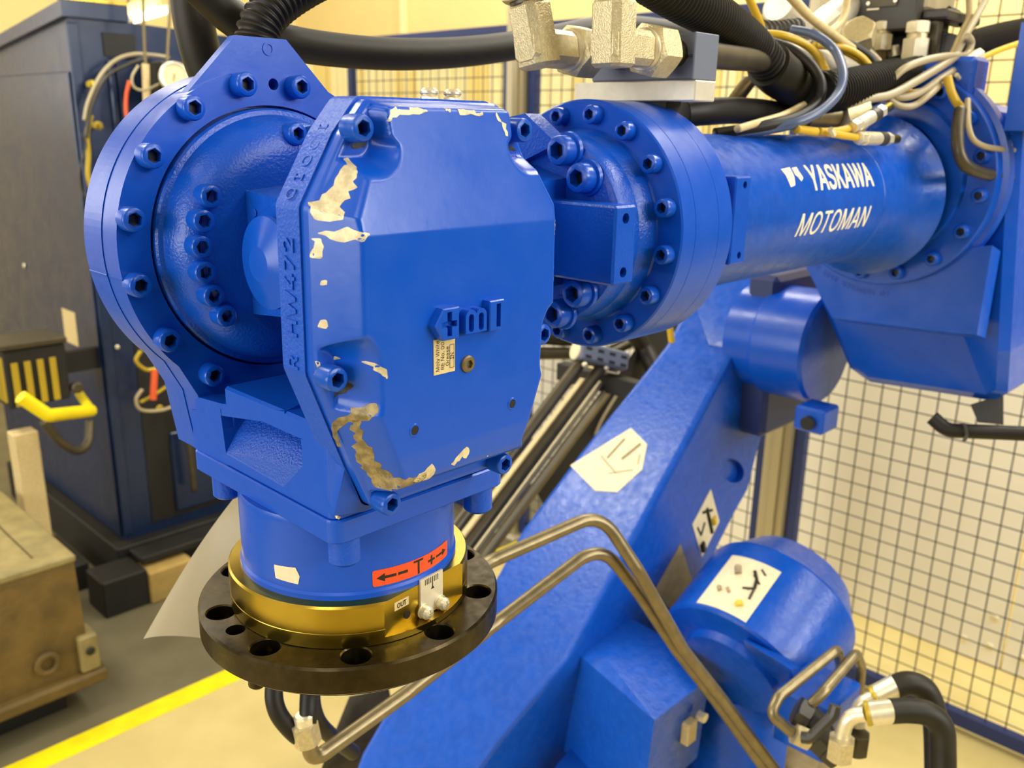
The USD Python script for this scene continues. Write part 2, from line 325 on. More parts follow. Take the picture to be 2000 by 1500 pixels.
# ---- blue machine cabinet at the left
cab = thing('machine_cabinet', 'large dark blue machine cabinet standing at the left', 'cabinet')
cx, cy = 0.715, 2.40
obj('body', hullp([(cx, cy, .16), (1.36, cy, .16), (cx, 3.6, .16), (1.36, 3.6, .16), (cx, cy, 1.885), (.9, cy, 1.885), (1.36, cy, 1.865), (cx, 3.6, 1.76), (1.36, 3.6, 1.74)]), 'cabinet_blue', cab)
obj('side_panel', box(cx - .008, cx, cy + .02, 3.58, 0.17, 1.73, .003), 'cabinet_blue', cab)
obj('corner_strip', box(cx - .006, cx + .03, cy - .007, cy, 0.18, 1.87, .003), 'cabinet_blue', cab)
lid = hullp([(cx - .02, cy - .02, 1.885), (.895, cy - .02, 1.885), (.895, 3.6, 1.76), (cx - .02, 3.6, 1.76), (cx - .02, cy - .02, 1.93), (.895, cy - .02, 1.93), (.895, 3.6, 1.79), (cx - .02, 3.6, 1.79)])
obj('lid', lid, 'cabinet_blue', cab)
obj('lid_edge', box(cx - .02, .895, cy - .022, cy + .01, 1.93, 1.942, .002), 'gold_metal', cab)
obj('vent_slot', box(cx + .10, cx + .20, cy - .006, cy, 1.78, 1.85), 'hole_shade_black', cab)
obj('door_panel', box(cx + .13, cx + .50, cy - .012, cy, 0.95, 1.77, .004), 'cabinet_blue', cab)
obj('door_strip', box(cx + .105, cx + .125, cy - .016, cy, 0.95, 1.77, .004), 'cabinet_blue', cab)
obj('vent_slot', box(cx + .43, cx + .53, cy - .006, cy, 1.62, 1.72), 'hole_shade_black', cab)
obj('vent_slot', box(cx + .43, cx + .53, cy - .006, cy, 1.50, 1.56), 'hole_shade_black', cab)
obj('vent_slot', box(cx + .56, cx + .64, cy - .006, cy, 1.68, 1.77), 'hole_shade_black', cab)
obj('vent_slot', box(cx + .56, cx + .64, cy - .006, cy, 1.57, 1.64), 'hole_shade_black', cab)
obj('recess_panel', box(cx + .10, cx + .60, cy - .004, cy, 0.20, 0.92), 'dark_machine', cab)
obj('inner_door', box(cx + .19, cx + .40, cy - .016, cy - .004, 0.22, 0.52, .003), 'cabinet_blue', cab)
obj('latch', cyl((cx + .30, cy - .016, 0.40), (0, -1, 0), .010, .010, 16, .003), 'bright_zinc', cab)
obj('latch', cyl((cx + .16, cy - .012, 0.62), (0, -1, 0), .013, .008, 16, .003), 'gold_paint', cab)
obj('screw_head', cyl((cx + .04, cy - .007, 0.86), (0, -1, 0), .008, .008, 16, .003), 'bright_zinc', cab)
obj('screw_head', cyl((cx + .20, cy - .012, 1.62), (0, -1, 0), .021, .022, 20, .006), 'gold_metal', cab, label='round brass knob')
obj('plinth', box(cx - .05, 1.37, cy - .05, 3.5, 0.0, 0.16, .004), 'dark_machine', cab)
obj('screw_head', cyl((cx - .008, 3.05, 1.06), (-1, 0, 0), .010, .006, 16, .002), 'bright_zinc', cab)
t = obj('name_plate', box(cx - .0095, cx - .008, 2.60, 2.72, 0.83, 0.95), 'label_tan', cab, label='small tan label plate')
# valve with gauge beside the cabinet
t = thing('pressure_gauge', 'round pressure gauge with cream dial beside the blue cabinet', 'gauge')
gp = (0.9402, 2.2000, 1.7174)
obj('case', lathe([(0, 0), (.040, 0), (.045, .006), (.045, .022), (.041, .026), (.034, .024), (.034, .020), (0, .020)], (gp[0], gp[1], gp[2]), (-.35, -.9, .1), 40), 'aluminium', t)
obj('dial', cyl((gp[0] - .007, gp[1] - .018, gp[2] + .002), (-.35, -.9, .1), .033, .002, 32), 'gauge_face', t)
obj('needle', sweep([(gp[0] - .014, gp[1] - .022, gp[2] - .012), (gp[0] - .008, gp[1] - .022, gp[2] + .012)], .0013, 6), 'ink_black', t)
obj('stem', cyl((gp[0] + .005, gp[1] + .01, gp[2] - .12), (0, 0, 1), .009, .12, 12), 'zinc_steel', t)
obj('mounting_box', box(gp[0] - .02, gp[0] + .09, gp[1] + .025, 2.384, gp[2] - .16, gp[2] + .05, .004), 'black_plastic', t)
t = thing('air_valve', 'slim cream air valve hanging left of the pressure gauge', 'valve')
a = (0.8765, 2.2500, 1.7555); b = (0.8695, 2.2500, 1.6359)
obj('body', sweep([a, b], .0115, 16), 'label_tan', t)
obj('supply_tube', sweep(spline([a, (0.8811, 2.2500, 1.8508), (0.8853, 2.2500, 1.9088), (0.8951, 2.2500, 2.0232)]), .005, 8), 'steel_pipe', t)
obj('lower_fitting', sweep([b, (0.8659, 2.2500, 1.5827)], .008, 12), 'bright_zinc', t)
def cable(name, label, pts, r, m, cat='cable', sides=8, n=10, group=None):
    return obj(name, sweep(spline(pts, n), r, sides), m, label=label, cat=cat, group=group, smooth=True)
cable('pipe', 'thin upright pipe right of the air valve', [(0.9741, 2.2500, 2.0042), (0.9692, 2.2500, 1.9167), (0.9544, 2.2500, 1.8271), (0.9427, 2.2500, 1.7367)], .005, 'steel_pipe', 'pipe')
cable('cable', 'tan cable arching from the cabinet side to the air valve', [(0.7075, 2.3300, 1.5872), (0.7239, 2.3300, 1.6395), (0.7672, 2.3300, 1.7151), (0.8189, 2.3300, 1.7651), (0.8796, 2.3300, 1.7867), (0.9416, 2.3300, 1.7876), (0.9915, 2.3300, 1.7845)], .006, 'grey_cable')
cable('cable', 'black cable sagging under the tan arching cable', [(0.7023, 2.3200, 1.5349), (0.7313, 2.3200, 1.6323), (0.7832, 2.3200, 1.7156), (0.8613, 2.3200, 1.7583), (0.9199, 2.3200, 1.7798)], .006, 'black_plastic')
cable('cable', 'brass coloured cable running down the cabinet corner', [(0.7289, 2.3300, 1.6025), (0.7105, 2.3300, 1.5468), (0.7086, 2.3300, 1.4893), (0.6994, 2.3300, 1.4206), (0.7110, 2.3300, 1.3581)], .0075, 'gold_paint')
cable('cable', 'thin dark cable loop hanging at the cabinet corner', [(0.6916, 2.3200, 1.5468), (0.6998, 2.3200, 1.5123), (0.6740, 2.3200, 1.4446), (0.6728, 2.3200, 1.3804), (0.6917, 2.3200, 1.3440)], .003, 'black_plastic')
cable('cable', 'grey cable loop under the air valve', [(0.8493, 2.2400, 1.7493), (0.8272, 2.2400, 1.7159), (0.8305, 2.2400, 1.6867), (0.8613, 2.2400, 1.6790), (0.9115, 2.2400, 1.6989)], .004, 'grey_cable')
obj('cable_marker', sweep(spline([(0.8442, 2.3000, 1.7061), (0.8305, 2.3000, 1.6651), (0.8242, 2.3000, 1.6196), (0.8266, 2.3000, 1.5817)]), .006, 8), 'red_plastic', label='red coloured tube on the cabinet front', cat='tube')
t = thing('connector', 'brass connector on the cabinet corner, upper of the two', 'connector'); a = (0.7498, 2.3700, 1.6929)
obj('nut', hexnut(a, (0, -1, 0), .022, .03), 'gold_paint', t); obj('collar', cyl((a[0], a[1] - .03, a[2]), (0, -1, 0), .008, .012, 16, .002), 'gold_metal', t)
t = thing('connector', 'brass connector on the cabinet corner, lower of the two', 'connector'); a = (0.7550, 2.3700, 1.5723)
obj('nut', hexnut(a, (0, -1, 0), .022, .03), 'gold_paint', t); obj('collar', cyl((a[0], a[1] - .03, a[2]), (0, -1, 0), .008, .012, 16, .002), 'gold_metal', t)
# lower cable cluster
obj('cable_marker', sweep([(0.8347, 2.3000, 0.7855), (0.8196, 2.3000, 0.6842)], .011, 10), 'red_plastic', label='orange red tube low on the cabinet front', cat='tube')
cable('cable', 'olive cable curling left of the orange red tube', [(0.7989, 2.3100, 0.8552), (0.7803, 2.3100, 0.8233), (0.8096, 2.3100, 0.7881), (0.8445, 2.3100, 0.7853)], .007, 'gold_paint')
cable('cable', 'tan cable looping under the orange red tube', [(0.7911, 2.3100, 0.7238), (0.7671, 2.3100, 0.6928), (0.7789, 2.3100, 0.6543), (0.8393, 2.3100, 0.6375), (0.9036, 2.3100, 0.6422)], .006, 'grey_cable')
cable('cable', 'brown cable crossing behind the orange red tube', [(0.7878, 2.3300, 0.6731), (0.8354, 2.3300, 0.6887), (0.8827, 2.3300, 0.7104)], .006, 'gold_paint')
cable('pipe', 'dark upright pipe down the cabinet front', [(0.9258, 2.3300, 0.6365), (0.9439, 2.3300, 0.4990), (0.9499, 2.3300, 0.3008)], .012, 'dark_pipe', 'pipe')
# connector block and yellow bar at the left border
t = thing('terminal_unit', 'brown terminal unit with ribbed face at the left border', 'terminal unit')
a = (0.5451, 2.3000, 0.8383)
obj('body', box(a[0] - .17, a[0] + .01, a[1] - .02, a[1] + .12, a[2] - .09, a[2] + .09, .006), 'dark_machine', t)
for k in range(5): obj('rib', box(a[0] - .175, a[0] - .168, a[1] - .015 + k * .022, a[1] - .004 + k * .022, a[2] - .07, a[2] + .07, .001), 'gold_paint', t)
for k in range(4): obj('rib', box(a[0] - .15 + k * .036, a[0] - .132 + k * .036, a[1] - .028, a[1] - .02, a[2] - .085, a[2] + .05, .001), 'gold_paint', t)
obj('cover_strip', box(a[0] - .18, a[0] + .015, a[1] - .03, a[1] + .12, a[2] + .09, a[2] + .11, .004), 'dark_pipe', t)
obj('knob', cyl((a[0] + .03, a[1] + .0, a[2] - .06), (0, -1, 0), .018, .03, 16, .004), 'dark_pipe', t)
obj('bracket', box(a[0] - .10, cx - .009, a[1] + .13, a[1] + .16, a[2] - .05, a[2] + .02), 'dark_machine', t)
t = thing('yellow_bar', 'bright yellow bent guard bar below the terminal unit', 'bar')
pts = [(0.3450, 2.0500, 0.8475), (0.4105, 2.0500, 0.7776), (0.5804, 2.2000, 0.7201)]
pp = bend([pts[0], pts[1], pts[2]], .02)
obj('bar', sweep(pp, .019, 12), 'safety_yellow', t)
obj('end_stub', sweep([pts[2], (pts[2][0] + .04, 2.40, pts[2][2])], .014, 10), 'safety_yellow', t)
cable('cable', 'dark cable drooping under the yellow bar', [(0.4407, 2.2000, 0.7183), (0.4763, 2.2000, 0.6476), (0.5306, 2.2200, 0.5951), (0.5771, 2.2500, 0.6011), (0.6088, 2.3000, 0.6554)], .014, 'dark_pipe')
obj('pale_column', box(0.38, 0.452, 2.30, 2.36, 0.0, 0.66, .004), 'label_tan', label='pale column at the left border under the yellow bar', cat='column')
# cast iron block bottom left
t = thing('cast_iron_block', 'rusty yellowish cast iron machine block standing bottom left', 'machine block')
bx1, by0 = 0.345, 1.76
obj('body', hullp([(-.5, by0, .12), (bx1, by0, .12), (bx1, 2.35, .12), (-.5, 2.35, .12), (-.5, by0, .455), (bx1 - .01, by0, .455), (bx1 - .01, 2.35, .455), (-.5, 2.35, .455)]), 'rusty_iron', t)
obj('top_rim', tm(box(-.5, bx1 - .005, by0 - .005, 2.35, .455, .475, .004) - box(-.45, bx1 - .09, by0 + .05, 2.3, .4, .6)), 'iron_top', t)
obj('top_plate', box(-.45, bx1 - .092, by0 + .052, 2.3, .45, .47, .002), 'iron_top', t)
obj('foot_flange', box(-.5, bx1 + .035, by0 - .03, 2.4, .085, .125, .008), 'rusty_iron', t)
obj('support', box(-.4, bx1 - .06, by0 + .05, 2.2, 0, .085), 'dark_machine', t)
obj('lifting_eye', mx(trimesh.creation.torus(.026, .009, major_sections=24, minor_sections=10), frame((bx1 - .11, by0 - .006, .19), (0, -1, 0))), 'rusty_iron', t)
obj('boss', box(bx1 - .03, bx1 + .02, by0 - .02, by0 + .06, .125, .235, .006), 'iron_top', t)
obj('bolt_head', cyl((bx1 - .004, by0 - .02, .19), (0, -1, 0), .012, .008, 16, .003), 'dark_machine', t)
t = thing('pallet_block', 'dark timber skid under the blue cabinet', 'skid')
obj('beam', box(0.55, 0.70, 2.20, 2.34, 0.0, 0.13, .004), 'dark_machine', t); obj('beam', box(0.70, 1.5, 2.24, 2.34, 0.13, 0.155, .003), 'dark_machine', t)
obj('wooden_block', box(0.70, 0.86, 2.19, 2.30, 0.0, 0.115, .004), 'wood', label='pale wooden block on the floor under the cabinet', cat='wooden block')
obj('floor_duct', box(0.36, 0.60, 2.45, 2.75, 0.0, 0.10, .004), 'dark_machine', label='dark floor duct between cast block and cabinet', cat='duct')

# ================================================================ the robot arm
robot = thing('industrial_robot', 'blue painted industrial robot arm with bolted wrist and dark steel tool plate', 'robot')
Z = 1.5
def socket_bolt(o, axis, r=.0095, h=.0125, washer=False, spin=0.3):
    """a socket-head cap screw: o is the seat"""
    c = r * .28; n = 28
    body = m3.Manifold.revolve(m3.CrossSection([np.array([(0, -.001), (r * .98, -.001), (r, .0006), (r, h - c), (r - c * .35, h - c * .3), (r - c, h), (0, h)])], m3.FillRule.NonZero), n)
    hx = [(r * .60 * math.cos(a + spin), r * .60 * math.sin(a + spin)) for a in np.arange(6) * math.pi / 3]
    m = body - prism(hx, h).translate((0, 0, h * .30))
    if washer: m = m + m3.Manifold.cylinder(h * .2, r * 1.25, r * 1.2, 28)
    return mx(m, frame(o, axis))

def socket_floor(o, axis, r=.0095, h=.0125, spin=0.3, **k):
    hx = [(r * .595 * math.cos(a + spin), r * .595 * math.sin(a + spin)) for a in np.arange(6) * math.pi / 3]
    return mx(prism(hx, h * .12).translate((0, 0, h * .28)), frame(o, axis))
def add_bolt(parent, mat_name, o, axis, r, h, label=None, **k):
    obj('bolt', socket_bolt(o, axis, r, h, **k), mat_name, parent, label=label)
    obj('bolt_socket', socket_floor(o, axis, r, h, **k), 'socket_steel', parent, smooth=False)

# ---- wrist cover: a height field over its outline; t = distance in front of the B axis
P0 = np.array([(-.056, .1095), (.056, .1095), (.074, .0885), (.0995, .046), (.1005, -.058), (.0745, -.126), (.060, -.160), (-.060, -.160), (-.0745, -.126), (-.1005, -.058), (-.0995, .046), (-.074, .0885)])
P0 = np.array(Polygon(P0).buffer(-.008).buffer(.008, quad_segs=6).exterior.coords)[:-1]
T_SEAM, T_FL, T_PL, Z_CR = .105, .1165, .1465, .031
BOLTS = [(-.069, .092), (.069, .092), (-.0945, -.058), (.0945, -.058), (-.0545, -.1535), (.0545, -.1535)]
def poly_sd(x, z, P):
    """signed distance to a closed polygon, positive inside"""
    d = np.full(x.shape, 1e9); ins = np.zeros(x.shape, bool); n = len(P)
    for i in range(n):
        a, b = P[i], P[(i + 1) % n]; e = b - a; w0, w1 = x - a[0], z - a[1]
        t = np.clip((w0 * e[0] + w1 * e[1]) / (e @ e), 0, 1); d = np.minimum(d, np.hypot(w0 - e[0] * t, w1 - e[1] * t))
        c = (a[1] > z) != (b[1] > z)
        ins ^= c & (x < (b[0] - a[0]) * (z - a[1]) / (b[1] - a[1] + 1e-15) + a[0])
    return np.where(ins, d, -d)
BODY = Polygon([(-.052, .1075), (.052, .1075), (.072, .085), (.0985, .045), (.0992, -.058), (.0735, -.124), (.064, -.1445), (-.064, -.1445), (-.0735, -.124), (-.0992, -.058), (-.0985, .045), (-.072, .085)])
def pocket(cx, cz, pts, r=.010): return Polygon([(cx + a, cz + b) for a, b in pts]).buffer(r, quad_segs=8)
for s in (-1, 1):
    BODY = BODY.difference(Polygon([(s * .066, .0845), (s * .13, .0845), (s * .13, .14), (s * .066, .14)]).buffer(.0105, quad_segs=8))
    BODY = BODY.difference(Polygon([(s * .098, -.050), (s * .13, -.050), (s * .13, -.10), (s * .097, -.073)]).buffer(.0105, quad_segs=8))
BODY = np.array(BODY.buffer(.002).buffer(-.004).buffer(.002).exterior.segmentize(.004).coords)[:-1]
def smin(a, b, k):
    h = np.clip(.5 + .5 * (b - a) / k, 0, 1); return b * (1 - h) + a * h - k * h * (1 - h)
def cover_t(x, z):
    x, z = np.asarray(x, float), np.asarray(z, float)
    top = T_PL - np.maximum(z - Z_CR, 0) * math.tan(math.radians(13)) - np.maximum(-.115 - z, 0) * .10
    wl = np.where(np.abs(x) > .0, .0135, .0135) * np.clip((.092 - z) / .01, .42, 1) * np.clip((z + .150) / .02, .5, 1)
    sd = poly_sd(x, z, BODY)
    rise = T_FL + np.clip(sd, -.02, .1) * (T_PL - T_FL) / wl
    t = smin(top, rise, .0045)
    t = -smin(-t, -np.full_like(t, T_FL), .0022)
    e = poly_sd(x, z, P0); r = .0035
    rim = np.where(e < r, r - np.sqrt(np.maximum(r * r - (r - np.clip(e, 0, r)) ** 2, 0)), 0)
    return t - rim
def radial_grid(P, nb, nr, c):
    L = np.r_[0, np.cumsum(np.linalg.norm(np.diff(np.vstack([P, P[:1]]), axis=0), axis=1))]; s = np.linspace(0, L[-1], nb, endpoint=False)
    Q = np.vstack([P, P[:1]]); B = np.stack([np.interp(s, L, Q[:, 0]), np.interp(s, L, Q[:, 1])], 1)
    k = 1 - (1 - np.linspace(0, 1, nr)) ** 1.0; k = np.r_[0, .008, .016, .026, .036, np.linspace(.048, .985, nr)]
    return B[None] * (1 - k)[:, None, None] + np.array(c)[None, None] * k[:, None, None]
G = radial_grid(P0, 520, 86, (0, -.02)); nr, nb = G.shape[:2]
t = cover_t(G[..., 0], G[..., 1])
V = np.stack([G[..., 0], -t, G[..., 1] + Z], -1).reshape(-1, 3)
ii, jj = np.meshgrid(np.arange(nr - 1), np.arange(nb), indexing='ij'); j2 = (jj + 1) % nb
q = np.stack([ii * nb + jj, (ii + 1) * nb + jj, (ii + 1) * nb + j2, ii * nb + j2], -1).reshape(-1, 4)
Ff = np.vstack([q[:, [0, 2, 1]], q[:, [0, 3, 2]]])
cidx = len(V); V = np.vstack([V, [(0, -float(cover_t(np.array([0.]), np.array([-.02]))[0]), Z - .02)]])
j = np.arange(nb); Ff = np.vstack([Ff, np.stack([(nr - 1) * nb + j, np.full(nb, cidx), (nr - 1) * nb + (j + 1) % nb], 1)[:, [0, 1, 2]]])
sk = len(V); V = np.vstack([V, np.stack([G[0, :, 0], np.full(nb, -T_SEAM), G[0, :, 1] + Z], 1)])
Ff = np.vstack([Ff, np.stack([j, (j + 1) % nb, sk + (j + 1) % nb], 1), np.stack([j, sk + (j + 1) % nb, sk + j], 1)])
bk = len(V); V = np.vstack([V, [(0, -T_SEAM, Z - .02)]]); Ff = np.vstack([Ff, np.stack([sk + j, sk + (j + 1) % nb, np.full(nb, bk)], 1)])
cm = trimesh.Trimesh(V, Ff, process=False)
if cm.volume < 0: cm.invert()
cover = obj('wrist_cover', cm, 'blue_paint', robot, smooth=40)
for i, (bx, bz) in enumerate(BOLTS):
    t0 = float(cover_t(np.array([bx]), np.array([bz]))[0]); t0 = min(t0, T_FL + .0015)
    add_bolt(cover, 'worn_blue_paint', (bx, -t0, Z + bz), (0, -1, 0), .0083, .0135, spin=.2 + i)
# raised markings and plug
def on_cover(m, lift=0.0):
    """a flat solid in xy (x, z of the cover), laid on the cover's surface"""
    m = tm(m); v, f = np.asarray(m.vertices), m.faces
    if len(f) < 4000: v, f = trimesh.remesh.subdivide_to_size(v, f, .0035, max_iter=12)
    t = cover_t(v[:, 0], v[:, 1]); return trimesh.Trimesh(np.stack([v[:, 0], -(t + v[:, 2] + lift), v[:, 1] + Z], 1), f[:, ::-1], process=False)
def badge(name, poly, holes, h=.0075):
    m = cprism(poly, h, .0008, False)
    for hq in holes: m = m - prism(hq, h).translate((0, 0, h * .35))
    obj(name, xz_to_y(m, -T_PL + .0005), 'blue_paint', cover, smooth=20)
x0, z0 = -.0240, -.0290
badge('plus_badge', [(x0 - .0115, z0), (x0 - .0045, z0 - .0105), (x0 + .0095, z0 - .0105), (x0 + .0095, z0 + .0105), (x0 - .0045, z0 + .0105)], [[(x0 - .0012, z0 - .008), (x0 + .0028, z0 - .008), (x0 + .0028, z0 + .008), (x0 - .0012, z0 + .008)], [(x0 - .0060, z0 - .002), (x0 + .0072, z0 - .002), (x0 + .0072, z0 + .002), (x0 - .0060, z0 + .002)]])
# the letter B lying on its back, its bows upward
x0, z0 = .0005, -.0300
bq = m3.CrossSection([np.array([(x0 - .0095, z0 - .0080), (x0 + .0095, z0 - .0080), (x0 + .0095, z0 + .0030), (x0 - .0095, z0 + .0030)])], m3.FillRule.NonZero)
for s in (-1, 1): bq = bq + m3.CrossSection.circle(.0050, 24).translate((x0 + s * .0046, z0 + .0030))
bm = m3.Manifold.extrude(bq, .0075)
for s in (-1, 1):
    sl = Polygon([(x0 + s * .0045 - .0001, z0 - .0048), (x0 + s * .0045 + .0001, z0 - .0048), (x0 + s * .0045 + .0001, z0 + .0028), (x0 + s * .0045 - .0001, z0 + .0028)]).buffer(.0022)
    bm = bm - prism(np.array(sl.exterior.coords)[:-1], .01).translate((0, 0, .0026))
obj('letter_badge', xz_to_y(bm, -T_PL + .0005), 'blue_paint', cover, smooth=30)
x0, z0 = .0215, -.0290
badge('minus_badge', [(x0 - .0085, z0 - .0105), (x0 + .0050, z0 - .0105), (x0 + .0115, z0), (x0 + .0050, z0 + .0105), (x0 - .0085, z0 + .0105)], [[(x0 - .0022, z0 - .008), (x0 + .0018, z0 - .008), (x0 + .0018, z0 + .008), (x0 - .0022, z0 + .008)]])
lab = obj('grease_label', xz_to_y(prism([(-.0315, -.0633), (-.0130, -.0633), (-.0130, -.0395), (-.0315, -.0395)], .0006), -T_PL - .0001), 'label_tan', cover, label='small tan grease label')
def vtext(s, h, x, zc, w=None):
    """small print running upwards"""
    m = flatten(s, h, depth=.00012, w=w); v = np.array(m.vertices); m.vertices = np.stack([-v[:, 1] + x, v[:, 0] + zc, v[:, 2]], 1)
    return xz_to_y(m, -T_PL - .0007)
for s, x, zc, w in (('Moly White', -.0284, -.0508, .0205), ('RE No. 00', -.0241, -.0512, .0185), ('Grease', -.0198, -.0520, .0130), ('IN', -.0158, -.0525, .0042)):
    obj('print', vtext(s, .0030, x, zc, w), 'ink_black', lab, smooth=False)
fr = prism([(-.0178, -.0605), (-.0138, -.0605), (-.0138, -.0445), (-.0178, -.0445)], .00012) - prism([(-.0175, -.0602), (-.0141, -.0602), (-.0141, -.0448), (-.0175, -.0448)], .001)
obj('print_frame', xz_to_y(fr, -T_PL - .0007), 'ink_black', lab, smooth=False)
pl = m3.Manifold.revolve(m3.CrossSection([np.array([(0, 0), (.0058, 0), (.0058, .0016), (.0048, .0026), (0, .0026)])], m3.FillRule.NonZero), 32) - prism([(.0031 * math.cos(a), .0031 * math.sin(a)) for a in np.arange(6) * math.pi / 3], .01).translate((0, 0, .0004))
obj('grease_plug', xz_to_y(tm(pl.translate((-.0015, -.0605, 0))), -T_PL), 'steel_pipe', cover, label='bare steel socket plug')
for hx, hz in ((-.0480, -.0975), (.0430, -.0985)):
    ring = m3.Manifold.revolve(m3.CrossSection([np.array([(.0030, 0), (.0048, 0), (.0042, .0007), (.0034, .0007)])], m3.FillRule.NonZero), 24)
    obj('hole_rim', xz_to_y(tm(ring.translate((hx, hz, 0))), -T_PL), 'blue_paint', cover)
    obj('hole_shade_disc', xz_to_y(tm(m3.Manifold.cylinder(.0003, .0031, .0031, 24).translate((hx, hz, 0))), -T_PL), 'hole_shade_black', cover, label='flat black disc for the shade in a threaded hole')  # black disc in place of a bore, its colour is the shade
# worn places where the paint has chipped off
rng = np.random.default_rng(7)
def ragged(poly, a=.0006, step=.0030):
    pg = Polygon(poly).buffer(0).segmentize(step); c = np.array(pg.exterior.coords)[:-1]; c = c + rng.normal(0, a, c.shape)
    g = Polygon(c).buffer(0).buffer(-.0004).buffer(.0010, quad_segs=4).buffer(-.0005, quad_segs=4)
    g = max(g.geoms, key=lambda k: k.area) if g.geom_type == 'MultiPolygon' else g
    return np.array((g if not g.is_empty else Polygon(poly)).exterior.coords)[:-1]
CHIPS = [
 ([(-.0995, .049), (-.0985, .041), (-.0945, .038), (-.0905, .041), (-.0895, .047), (-.0830, .055), (-.0765, .066), (-.0710, .0745), (-.0745, .0745), (-.0815, .0660), (-.0885, .0570), (-.0940, .0510)], 'bare_metal_chip'),
 ([(-.0975, .0315), (-.0925, .0330), (-.0890, .0370), (-.0870, .0335), (-.0790, .0318), (-.0850, .0285), (-.0920, .0270)], 'bare_metal_chip'),
 ([(-.0990, .028), (-.0968, .029), (-.0965, .016), (-.0985, .016)], 'bare_metal_chip'),
 ([(-.0530, .0960), (-.0500, .1030), (-.0430, .1060), (-.0250, .1045), (-.0190, .1025), (-.0300, .1010), (-.0440, .1000)], 'bare_metal_chip'),
 ([(.0050, .1040), (.0270, .1030), (.0300, .1015), (.0060, .1015)], 'bare_metal_chip'),
 ([(-.0055, .1050), (-.0015, .1050), (-.0015, .1030), (-.0055, .1032)], 'bare_metal_chip'),
 ([(.0400, .1030), (.0470, .0960), (.0475, .0880), (.0455, .0880), (.0440, .0960), (.0380, .1010)], 'bare_metal_chip'),
 ([(-.1000, -.0480), (-.0985, -.0470), (-.0980, -.0570), (-.0995, -.0600)], 'bare_metal_chip'),
 ([(-.0870, -.0870), (-.0830, -.0800), (-.0750, -.0740), (-.0740, -.0790), (-.0790, -.0860), (-.0840, -.0900), (-.0855, -.1010), (-.0835, -.1090), (-.0865, -.1060), (-.0895, -.0950)], 'grimy_chip'),
 ([(-.0828, -.0790), (-.0805, -.0880), (-.0775, -.0980), (-.0720, -.1100), (-.0665, -.1210), (-.0600, -.1290), (-.0480, -.1310), (-.0360, -.1310), (-.0380, -.1370), (-.0520, -.1385), (-.0640, -.1400), (-.0680, -.1300), (-.0735, -.1200), (-.0770, -.1100), (-.0800, -.0990), (-.0820, -.0900)], 'grimy_chip'),
 ([(-.0480, -.1330), (-.0380, -.1280), (-.0320, -.1250), (-.0290, -.1330), (-.0320, -.1380), (-.0440, -.1360)], 'bare_metal_chip'),
 ([(-.0150, -.1300), (-.0060, -.1230), (-.0010, -.1200), (.0020, -.1240), (-.0010, -.1300), (-.0050, -.1270), (-.0120, -.1325)], 'bare_metal_chip'),
 ([(.0180, -.1335), (.0220, -.1330), (.0220, -.1350), (.0180, -.1352)], 'bare_metal_chip'),
 ([(-.0800, -.0470), (-.0760, -.0480), (-.0700, -.0530), (-.0690, -.0590), (-.0730, -.0540)], 'bare_metal_chip'),
 ([(-.0985, -.020), (-.0965, -.021), (-.0968, -.027), (-.0985, -.026)], 'bare_metal_chip'),
 ([(-.0970, .003), (-.0957, .003), (-.0957, -.000), (-.0970, -.000)], 'bare_metal_chip'),
 ([(-.088, -.0465), (-.0862, -.0465), (-.0862, -.0482), (-.088, -.0482)], 'bare_metal_chip'),
 ([(.0835, .030), (.0860, .031), (.0860, .020), (.0842, .020)], 'bare_metal_chip'),
 ([(.0868, .002), (.0890, .002), (.0890, -.045), (.0872, -.045)], 'bare_metal_chip'),
 ([(.0700, -.128), (.0735, -.122), (.0760, -.110), (.0740, -.112), (.0690, -.124)], 'bare_metal_chip'),
]
for poly, mt in CHIPS:
    m = prism(ragged(poly), .0004)
    obj('paint_chip', on_cover(m, -.00015), mt, cover, label='bare patch where the paint has chipped', smooth=True)

for poly in ([(-.0690, .0800), (-.0600, .0805), (-.0570, .0860), (-.0575, .0905), (-.0620, .0850), (-.0700, .0820)], [(.0600, .0790), (.0660, .0780), (.0740, .0775), (.0700, .0800), (.0640, .0815)], [(-.0900, -.0745), (-.0840, -.0700), (-.0815, -.0640), (-.0850, -.0610), (-.0880, -.0690)]):
    obj('grime', on_cover(prism(ragged(poly, .0003), .0003), -.0001), 'grime_dirt', cover, label='dark grime in the screw pocket', smooth=True)

# ---- wrist housing: near arm behind the cover, flange block, saddle between the arms
P0w = Polygon(P0).buffer(.0015)
arm = tm(prism(np.array(P0w.exterior.coords)[:-1], .0255)); near_arm = to_m3(xz_to_y(arm, -.0795))
flange_poly = rounded([(-.082, -.099), (.086, -.099), (.086, .107), (-.082, .107)], .010)
flange = cprism(flange_poly, .0178, .0012).translate((0, 0, 1.3125))
block = cprism(rounded([(-.0795, -.0965), (.083, -.0965), (.083, .104), (-.0795, .104)], .008), .068, .002).translate((0, 0, 1.329)) - hullp([(-.2, .045, Z - .118), (-.2, .2, Z - .132), (-.2, .045, Z), (-.2, .2, Z), (.2, .045, Z - .118), (.2, .2, Z - .132), (.2, .045, Z), (.2, .2, Z)])
